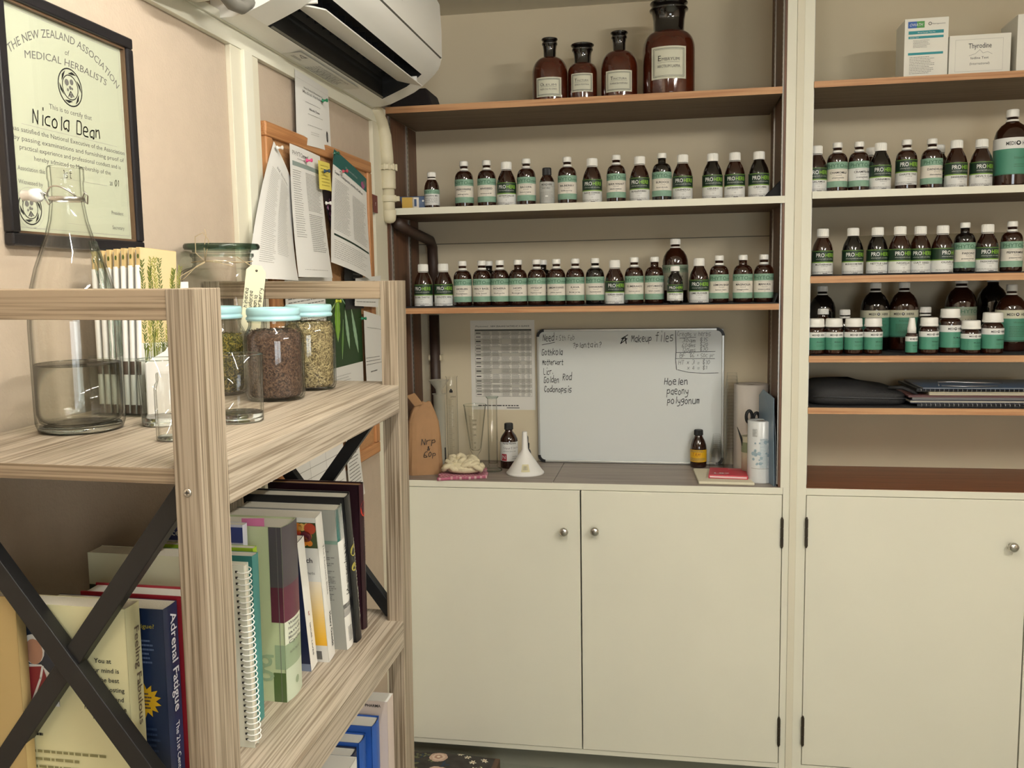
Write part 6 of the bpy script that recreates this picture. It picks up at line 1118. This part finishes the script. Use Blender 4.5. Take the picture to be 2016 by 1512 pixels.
book('booklet', 'lime-green edged booklet between the notebook and the thick hardback', -.125, .378, H2, .014, .20, .278, mat('cover_lime', '#a3c331', .5), hard=False, cat='booklet')
book('booklet', 'pale booklet with lilac-blue header standing before the thick hardback', -.150, .396, H2, .016, .16, .310, mat('cover_lilac', '#c9c8d4', .5), hard=False, cat='booklet', front=lambda s, D, H: (s.rect(-D, H-.030, 0, H-.004, mat('cover_indigo', '#353f78', .4), 0), s.text('.place', -.128, H-.022, .011, lab_white, 2, .01), s.text('IN', -.115, H+.002, .008, ink, 2) if False else None))
def fr_cg(s, D, H): s.rect(-D, H-.075, 0, H-.047, mat('cover_forest', '#2f3b28', .4), 0)
book('paperback_book', 'cream book with a dark green stripe behind the cross brace', -.130, .205, H2, .034, .165, .318, mat('cover_ecru', '#c9c7a8', .5), hard=False, front=fr_cg)
book('hardback_book', 'red-edged book with white page tops behind the brace', -.085, .128, H2, .036, .170, .290, mat('cover_red', '#9c2430', .4), pagec=mat('pages_white', '#e8e5da', .8))
cbf = mat('cover_butter', '#dcd6a8', .45)
def fr_cream(s, D, H):
    n_ = mat('photo_navy', '#232c3c', .4); sk = mat('photo_skin', '#b98a72', .5); rd = mat('photo_red', '#8f2f33', .5); wh = mat('photo_white', '#e6e4e0', .5); x0, x1 = -.168, -.098; s.rect(x0, H-.135, x1, H-.022, n_, 0)
    c = -.130; s.poly([(c-.036, H-.135), (c-.030, H-.095), (c-.012, H-.080), (c+.010, H-.080), (c+.030, H-.100), (c+.032, H-.135)], wh, 1); s.poly([(c-.014, H-.135), (c-.010, H-.084), (c+.012, H-.082), (c+.020, H-.110), (c+.018, H-.135)], rd, 2); s.disc(c+.0, H-.060, .016, wh, 2, 16, ry=.020); s.disc(c+.001, H-.063, .0125, sk, 3, 16, ry=.017); s.line([(c-.008, H-.135), (c+.008, H-.098), (c+.012, H-.082)], .003, wh, 3)
    R = random.Random(3); 
    for k, tx in enumerate(('You at', 'your mind is', 'For the best', 'energy boosting', 'and weight and', 'natural hormone', 'foods with', 'life')): s.text(tx, -.034, H-.072-.0125*k, .0062, ink, 2, .008, align='c')
    s.greek(-.16, H-.18, -.12, H-.145, 3, ink, R, th=.3)
    for k in range(12): s.greek(-.155+.002*k, H-.20-.0105*k, -.03, H-.195-.0105*k, 1, mat('print_olive', '#8a8458', .6), R, th=.7, ragged=.4)
def sp_cream(s, T, H): vt(s, 'Feeling Fabulous', T*.5, H-.095, .011, mat('print_brown', '#6a5a48', .5), w=.13); s.greek(T*.15, .02, T*.8, .12, 18, inkl, random.Random(4))
book('paperback_book', 'butter-yellow paperback with a portrait photo and text on its back cover', -.136, .0445, H2, .031, .205, .303, cbf, hard=False, front=fr_cream, spine=sp_cream)
def fr_adr(s, D, H):
    y_ = mat('print_sun', '#d9ab1e', .5); pts = []; c = (-.032, H-.125)
    for k in range(28): a = 2*PI*k/28; r = .024 if k % 2 else .016; pts.append((c[0]+r*math.cos(a), c[1]+r*math.sin(a)))
    s.poly(pts, y_, 1); s.greek(c[0]-.011, c[1]-.012, c[0]+.011, c[1]+.012, 5, cnav, random.Random(2), layer=2); s.text('Fatigue?', -.028, H-.026, .006, mat('print_ochre', '#a89a3a', .5), 1, .01, w=.03); s.greek(-.045, H-.075, -.015, H-.040, 6, mat('print_faint_blue', '#5a6a8a', .5), random.Random(5)); s.greek(-.045, H-.25, -.01, H-.16, 12, mat('print_dim_blue', '#33466a', .5), random.Random(6))
def sp_adr(s, T, H): vt(s, 'Adrenal Fatigue', T*.42, H-.078, .015, mat('print_offwhite', '#d8dbe0', .5), w=.135, bold=.012); vt(s, 'The 21st Century', T*.42, H-.20, .009, mat('print_offwhite', '#d8dbe0'), w=.08)
book('paperback_book', 'dark blue paperback with Adrenal Fatigue down its spine', -.110, .086, H2, .034, .17, .288, mat('cover_deep_blue', '#1c2c4c', .35), hard=False, front=fr_adr, spine=sp_adr)
book('paper_folder', 'tan card folder standing in front of the butter-yellow paperback', -.272, .0255, H2, .016, .11, .318, mat('card_tan', '#b39a66', .7), hard=False, cat='folder')
# ---- books on the rack's third shelf
blu = mat('cover_royal_blue', '#2756a8', .4)
G8 = None
lowbk = [('pale pink tall book against the far rack post', .726, .040, -.018, .345, mat('cover_shell', '#cfbfb4', .5), None), ('royal blue book with white page tops, farther one of two on the third shelf', .674, .046, -.034, .318, blu, None), ('royal blue book with a thin blue front edge, nearer one of two', .630, .040, -.046, .306, blu, None),
         ('white-topped book with navy corner in front of the blue books', .592, .036, -.050, .300, cnav, None), ('glossy white book on the third shelf of the rack', .530, .055, -.035, .305, cwht, None), ('dark green hardback nearest the camera on the third shelf', .470, .05, -.07, .292, mat('cover_bottle_green', '#33402c', .4), None)]
for lb_, y_, T_, x_, h_, m_, _ in lowbk: book('hardback_book', lb_, x_, y_, H3, T_, .20, h_, m_, hard=('pink' not in lb_ and 'glossy' not in lb_), pagec=mat('pages_white', '#e8e5da'), front=(lambda s, D, H: s.text('PHARMA', -.03, H-.012, .006, ink, 2, .01)) if 'pink' in lb_ else None)
